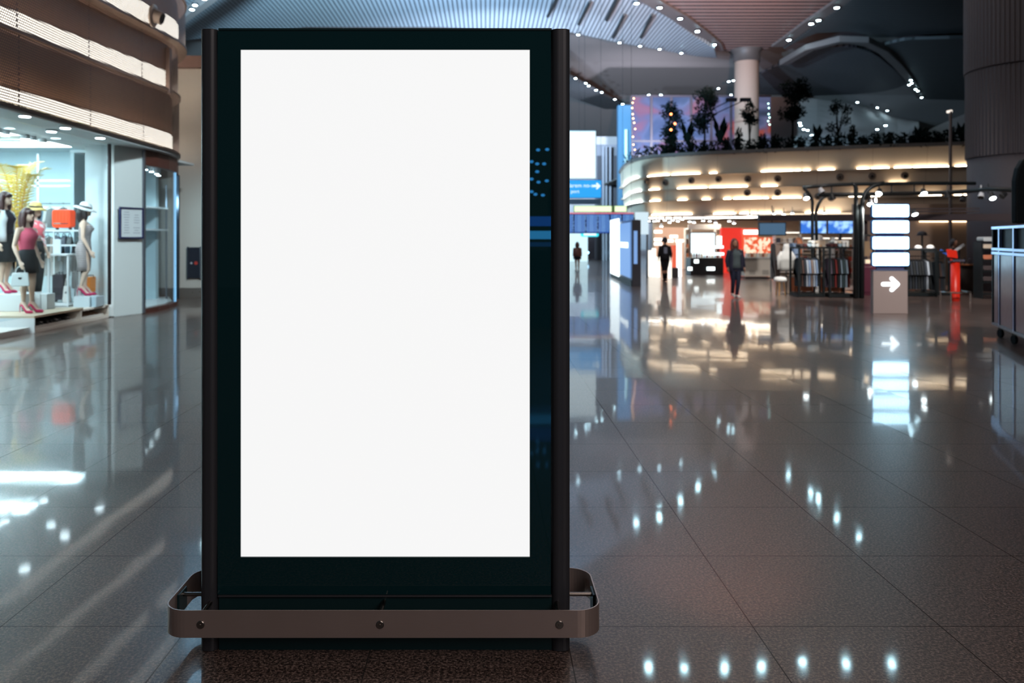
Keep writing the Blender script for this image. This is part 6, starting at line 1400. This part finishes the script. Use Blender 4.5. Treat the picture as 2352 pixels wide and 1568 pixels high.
# shelves full of goods in the far shops
gcols = [M('goods_%d' % i, srgb(*c), .5) for i, c in enumerate(((240, 232, 220), (210, 70, 40), (236, 190, 140), (90, 60, 50), (160, 190, 210), (250, 250, 250), (200, 120, 80), (60, 66, 90)))]
gp = {}; rnd = random.Random(21)
def goods_shelf(px0, px1, Y, z1, levels, lab, glab, grp):
    a, b = P(px0, 0, Y).x, P(px1, 0, Y).x; t = thing('goods_shelf', lab, 'shelf', ((a+b)/2, Y, 0)); x = (b-a)/2
    for sx in (-1, 1): MB().box((sx*x, 0, z1/2), (.04, .36, z1)).build('upright', white, t)
    MB().box((0, .17, z1/2), (2*x, .02, z1)).build('back_board', M('goods_back', srgb(226, 206, 184), .5), t)
    for l in range(levels):
        z = .15+(z1-.2)*l/levels; MB().box((0, 0, z), (2*x-.05, .34, .03)).build('shelf_board', white, t)
        n = max(1, int((2*x-.1)/.21)); st_ = (2*x-.1)/n
        for i in range(n):
            k = rnd.randrange(8)
            if k not in gp: o = MB().rbox((0, 0, .10), (.16, .16, .20), .03, 3, 2).build('product_box', gcols[k]); gp[k] = o
            else: o = gp[k].copy(); COL.objects.link(o)
            o.location = ((a+b)/2-x+.05+st_*(i+.5), Y-.05, z+.017); props(o, glab, 'product', grp)
    MB().box((0, -.05, z1), (2*x+.04, .46, .04)).build('top_board', white, t); MB().box((0, -.26, z1-.03), (2*x, .02, .03)).build('glow_strip', E('shelf_glow', (1, .9, .78), 3.5), t)
goods_shelf(1573, 1586, 45.5, 2.2, 4, 'narrow goods shelf left of the glowing display case', 'product on the narrow shelf left of the glowing display case', 'products left of the display case')
goods_shelf(1643, 1656, 45.0, 2.2, 4, 'narrow goods shelf right of the glowing display case', 'product on the narrow shelf right of the glowing display case', 'products right of the display case')
goods_shelf(1778, 1836, 38, 1.95, 4, 'wide bright goods shelf under the dark television and behind the hoodie', 'product on the wide shelf behind the white hoodie', 'products behind the hoodie')
goods_shelf(1840, 1900, 37.6, 1.7, 3, 'wide goods shelf below the left blue screen', 'product on the wide shelf below the left blue screen', 'products below the left blue screen')
goods_shelf(1913, 1962, 37.2, 1.7, 3, 'wide goods shelf below the right blue screen', 'product on the wide shelf below the right blue screen', 'products below the right blue screen')
# a row of small shop spotlights under the deck
sml = E('shop_spot_white', (.9, .97, 1), 20); spt = None; rnd = random.Random(5)
row = [(1490, 508), (1503, 508), (1511, 507), (1527, 506), (1538, 511), (1545, 506), (1557, 508), (1567, 504), (1584, 509), (1594, 511), (1615, 507), (1630, 508), (1644, 512), (1675, 508), (1686, 513), (1688, 498), (1777, 491), (1800, 492), (1820, 490), (1893, 489), (1722, 496), (1741, 497), (1519, 520)]
for px, py in row:
    Y = 41.5 if py > 499 else 38.9
    p = P(px, py, Y)
    if spt is None:
        t = thing('shop_spotlight', 'x', 'spotlight', p); spt = t; MB().tube([(0, 0, .14), (0, 0, .0)], [.05, .07], 12).build('housing', white, t); MB().tube([(0, 0, 0), (0, 0, -.015)], [.075, .07], 12).build('lens', sml, t); MB().tube([(0, 0, .12), (0, 0, .30)], .015, 6).build('stem', dk, t)
    else: t = clone(spt, p)
    t['label'] = 'small bright spotlight in the row under the cream balcony front'; t['group'] = 'spotlights under the balcony front'

# ------------------------------------------------------------------ people
def person(name, px, Y, H, rz, J, lab, vox=.013, skin=pskin, hair=None, hl=.1, ):
    p = P(px, 0, Y); t = thing(name, lab, 'person', (p.x, Y, 0), rz); mb, V = figure_mb(H, J, female=hair is not None and hl > .05)
    remesh(mb.build('body', skin, t), vox, 2)
    if hair: hair_on('hair', V, H, hair, t, hl, fringe=False)
    face_on(V, H, t, darkeye); return t, V
def legs_cloth(V, H, m, t, k=1.0):
    for s_ in 'LR': MB().tube([V['hip'+s_]+Vector((0, 0, .03*H)), V['hip'+s_], V['hip'+s_].lerp(V['knee'+s_], .5), V['knee'+s_], V['ank'+s_]+Vector((0, 0, .005*H))], [x*H*k for x in (.052, .058, .050, .038, .028)], 14).build('trouser_leg', m, t, smooth=True)
    MB().ell([(0, 0, .55*H, .088*H, .066*H), (0, 0, .50*H, .102*H, .074*H), (0, 0, .46*H, .098*H, .068*H)], 20).build('trouser_seat', m, t, smooth=True)
def shoes(V, H, m, t):
    for s_ in 'LR':
        a = V['ank'+s_]; toe = V.get('toe'+s_) or a+Vector((0, -.105*H, -a.z+.012*H))
        MB().tube([a+Vector((0, .03*H, -.028*H)), a+Vector((0, 0, -.02*H)), a.lerp(toe, .6)+Vector((0, 0, .0)), toe+Vector((0, -.01*H, .002))], [x*H for x in (.020, .026, .022, .015)], 12).build('shoe', m, t, smooth=True)
jeans = M('dark_jeans', srgb(28, 34, 56), .8); navyc = M('navy_coat', srgb(36, 38, 60), .8); greygr = M('grey_green_knit', srgb(84, 98, 102), .85); whs = M('white_sneaker', srgb(220, 215, 210), .5)
# walking woman, head bent to the left
H = 1.68
J = dict(head=(-.030, -.040, .915), chin=(-.016, -.025, .862), chest=(0, -.012, .73), hipL=(.046, 0, .49), kneeL=(.030, -.045, .285), ankL=(.010, -.03, .05), kneeR=(-.032, .010, .28), ankR=(-.012, .085, .075), toeR=(-.012, -.01, .012),
         elL=(.145, .02, .62), wrL=(.150, -.01, .49), elR=(-.140, .02, .62), wrR=(-.140, -.03, .49))
t, V = person('walking_woman', 1689, 23.6, H, math.radians(8), J, 'walking woman with long brown hair, open navy coat and dark jeans', hair=M('auburn_hair', srgb(104, 58, 48), .5), hl=.13)
legs_cloth(V, H, jeans, t); shoes(V, H, whs, t)
ring_cloth('sweater', [(0, 0, .50*H, .104*H, .078*H), (0, 0, .58*H, .090*H, .070*H), (0, 0, .68*H, .092*H, .070*H), (0, -.014*H, .73*H, .098*H, .082*H), (0, 0, .79*H, .078*H, .048*H), (0, .004*H, .82*H, .042*H, .038*H)], greygr, t)
jk = MB(); rings = []
for z, a, b in ((.44, .140, .092), (.52, .134, .090), (.62, .122, .084), (.72, .120, .084), (.78, .108, .064), (.815, .056, .046)):
    rings.append([Vector((a*H*math.cos(th), b*H*math.sin(th), z*H)) for th in [math.radians(-55+290*k/24) for k in range(25)]])
jk.loft(rings, cap=False, wrap=False).build('coat', navyc, t, smooth=True, solid=.012)
for s_ in 'LR': sleeve('sleeve', V['sh'+s_], V['el'+s_], V['wr'+s_], .034*H, navyc, t, .85)
# person seen from behind with a printed back
H = 1.72; blk2 = M('black_jersey', srgb(16, 16, 22), .85)
J = dict(kneeL=(.030, -.02, .28), ankL=(.012, -.02, .05), kneeR=(-.030, .0, .28), ankR=(-.014, .05, .06), toeR=(-.014, -.05, .012), elL=(.135, .02, .625), wrL=(.14, -.02, .50), elR=(-.135, .02, .625), wrR=(-.14, -.02, .50))
t, V = person('walking_man', 1527, 32.6, H, PI, J, 'person in black walking away with a grey print on the back', hair=black_hair, hl=.01)
legs_cloth(V, H, blk2, t); shoes(V, H, blk2, t)
ring_cloth('shirt', [(0, 0, .47*H, .110*H, .084*H), (0, 0, .58*H, .108*H, .080*H), (0, 0, .70*H, .116*H, .078*H), (0, 0, .78*H, .112*H, .062*H), (0, .004*H, .825*H, .045*H, .040*H)], blk2, t)
for s_ in 'LR': sleeve('sleeve', V['sh'+s_], V['el'+s_], V['wr'+s_], .032*H, blk2, t, .6)
MB().rbox((0, .082*H, .70*H), (.075*H, .012, .14*H), .02, 4, 1).build('back_print', M('print_grey2', srgb(140, 150, 170), .7), t)
# distant person in brown
H = 1.5
t, V = person('distant_person', 1326, 42, H, PI, dict(), 'distant person in a brown top and dark skirt beside the black display edge', hair=M('auburn_hair', (0, 0, 0)), hl=.10)
brn = M('brown_top', srgb(130, 80, 66), .8)
ring_cloth('top', [(0, 0, .52*H, .116*H, .09*H), (0, 0, .62*H, .112*H, .086*H), (0, 0, .72*H, .110*H, .084*H), (0, 0, .79*H, .09*H, .056*H), (0, 0, .82*H, .04*H, .04*H)], brn, t); ring_cloth('skirt', [(0, 0, .54*H, .105*H, .08*H), (0, 0, .42*H, .12*H, .09*H)], blk2, t)
for s_ in 'LR': sleeve('sleeve', V['sh'+s_], V['el'+s_], V['wr'+s_], .036*H, brn, t, .7)
shoes(V, H, whs, t)
# shop assistant behind the red stand
H = 1.66
t, V = person('shop_assistant', 2192, 26.8, H, math.radians(20), dict(), 'dark haired person in black standing behind the red stand', hair=black_hair, hl=.04)
legs_cloth(V, H, blk2, t); shoes(V, H, blk2, t); ring_cloth('shirt', [(0, 0, .50*H, .110*H, .084*H), (0, 0, .62*H, .10*H, .078*H), (0, -.01*H, .73*H, .108*H, .084*H), (0, 0, .79*H, .09*H, .056*H), (0, .004*H, .822*H, .045*H, .040*H)], blk2, t)
for s_ in 'LR': sleeve('sleeve', V['sh'+s_], V['el'+s_], V['wr'+s_], .034*H, blk2, t, .95)

# ------------------------------------------------------------------ behind the photographer: the blue lit counter mirrored in the display glass
def mirror(px, py, Yb):                 # the point at distance Yb behind that the glass plane shows at this pixel
    k = (2*KY-Yb); return Vector(((px-CX)*k/FPX, Yb, EYE-(py-CY)*k/FPX))
ob = thing('blue_lit_counter', 'blue lit service counter mirrored in the right glass border of the display', 'counter', mirror(1262, 560, -9)); ob.location.z = 0
for y0, y1, c, s_ in ((497, 519, (.02, .16, .75), 2.6), (530, 549, (.05, .45, 1), 4.5), (556, 566, (.02, .12, .4), 1.6)):
    a, b = mirror(1195, y0, -9), mirror(1340, y1, -9); MB().box(((a.x+b.x)/2, -9, (a.z+b.z)/2), (abs(b.x-a.x), .1, abs(a.z-b.z))).build('lit_band', E('counter_blue_%d' % y0, c, s_*1.2), ob, world=True)
a, b = mirror(1195, 575, -9), mirror(1340, 640, -9); MB().box(((a.x+b.x)/2, -9.1, a.z/2), (abs(b.x-a.x), .3, a.z)).build('counter_body', M('counter_navy', (.01, .03, .12), .4), ob, world=True)
MB().box(((a.x+b.x)/2, -9.2, 1.3), (.1, .1, 2.6)).build('post', dk, ob, world=True)
pl_ = None
for px, py in ((1236, 344), (1257, 343), (1221, 371), (1234, 376), (1250, 376), (1221, 411), (1237, 418), (1256, 415), (1230, 446), (1247, 448), (1221, 440), (1234, 394)):
    p = mirror(px, py, -14)
    if pl_ is None:
        t = thing('blue_pendant', 'x', 'pendant lamp', p); pl_ = t; MB().sph((0, 0, 0), (.05, .05, .035), 12, 8).build('globe', E('blue_pendant_lit', (.05, .40, 1), 9), t); MB().tube([(0, 0, .04), (0, 0, .12)], .006, 5).build('cord', dk, t)
    else: t = clone(pl_, p)
    t['label'] = 'small blue pendant lamp mirrored in the glass border of the display'; t['group'] = 'blue pendants behind the photographer'

# ------------------------------------------------------------------ lamps of the right shops, plus added fill panels and a fill spot
for i, (px, Y, w_) in enumerate(((1540, 44, 2.4), (1620, 43.5, 2.4), (1700, 42.5, 2.4), (1790, 41.5, 2.4), (1880, 40.5, 2.4), (1980, 39.6, 2.4))):
    t = thing('shop_ceiling_light', 'long flat added fill panel above the far shops under the balcony', 'ceiling light', (P(px, 0, Y).x, Y+1.5, 2.75), 0, 'added fill panels of the far shops')  # glow panels added to brighten the far shop interiors
    MB().box((0, 0, 0), (w_, .9, .05)).build('diffuser', E('far_shop_panel', (1, .86, .70), 9), t)
for px, py, Y, tg_ in ((1852, 458, 23.3, (8.6, 24.0, .8)), (1984, 466, 23.3, (9.9, 24.0, .7)), (2122, 447, 23.3, (12.2, 24.2, .9)), (2280, 458, 22.6, (13.5, 22.6, .9)), (2019, 448, 23.3, (9.0, 24.2, .9)), (2101, 495, 23.3, (12.0, 24.5, 1.2))):
    p = P(px, py, Y); spot('rail_spot_beam', p+Vector((0, -.08, -.05)), tg_, 130, (1, .93, .85), 75, .7, .06)
spot('hoodie_fill', (8.2, 22.6, 4.0), (9.0, 25.5, 1.1), 260, (1, .95, .88), 50, .7, .08)  # added spot without a fixture, brightens the hoodie
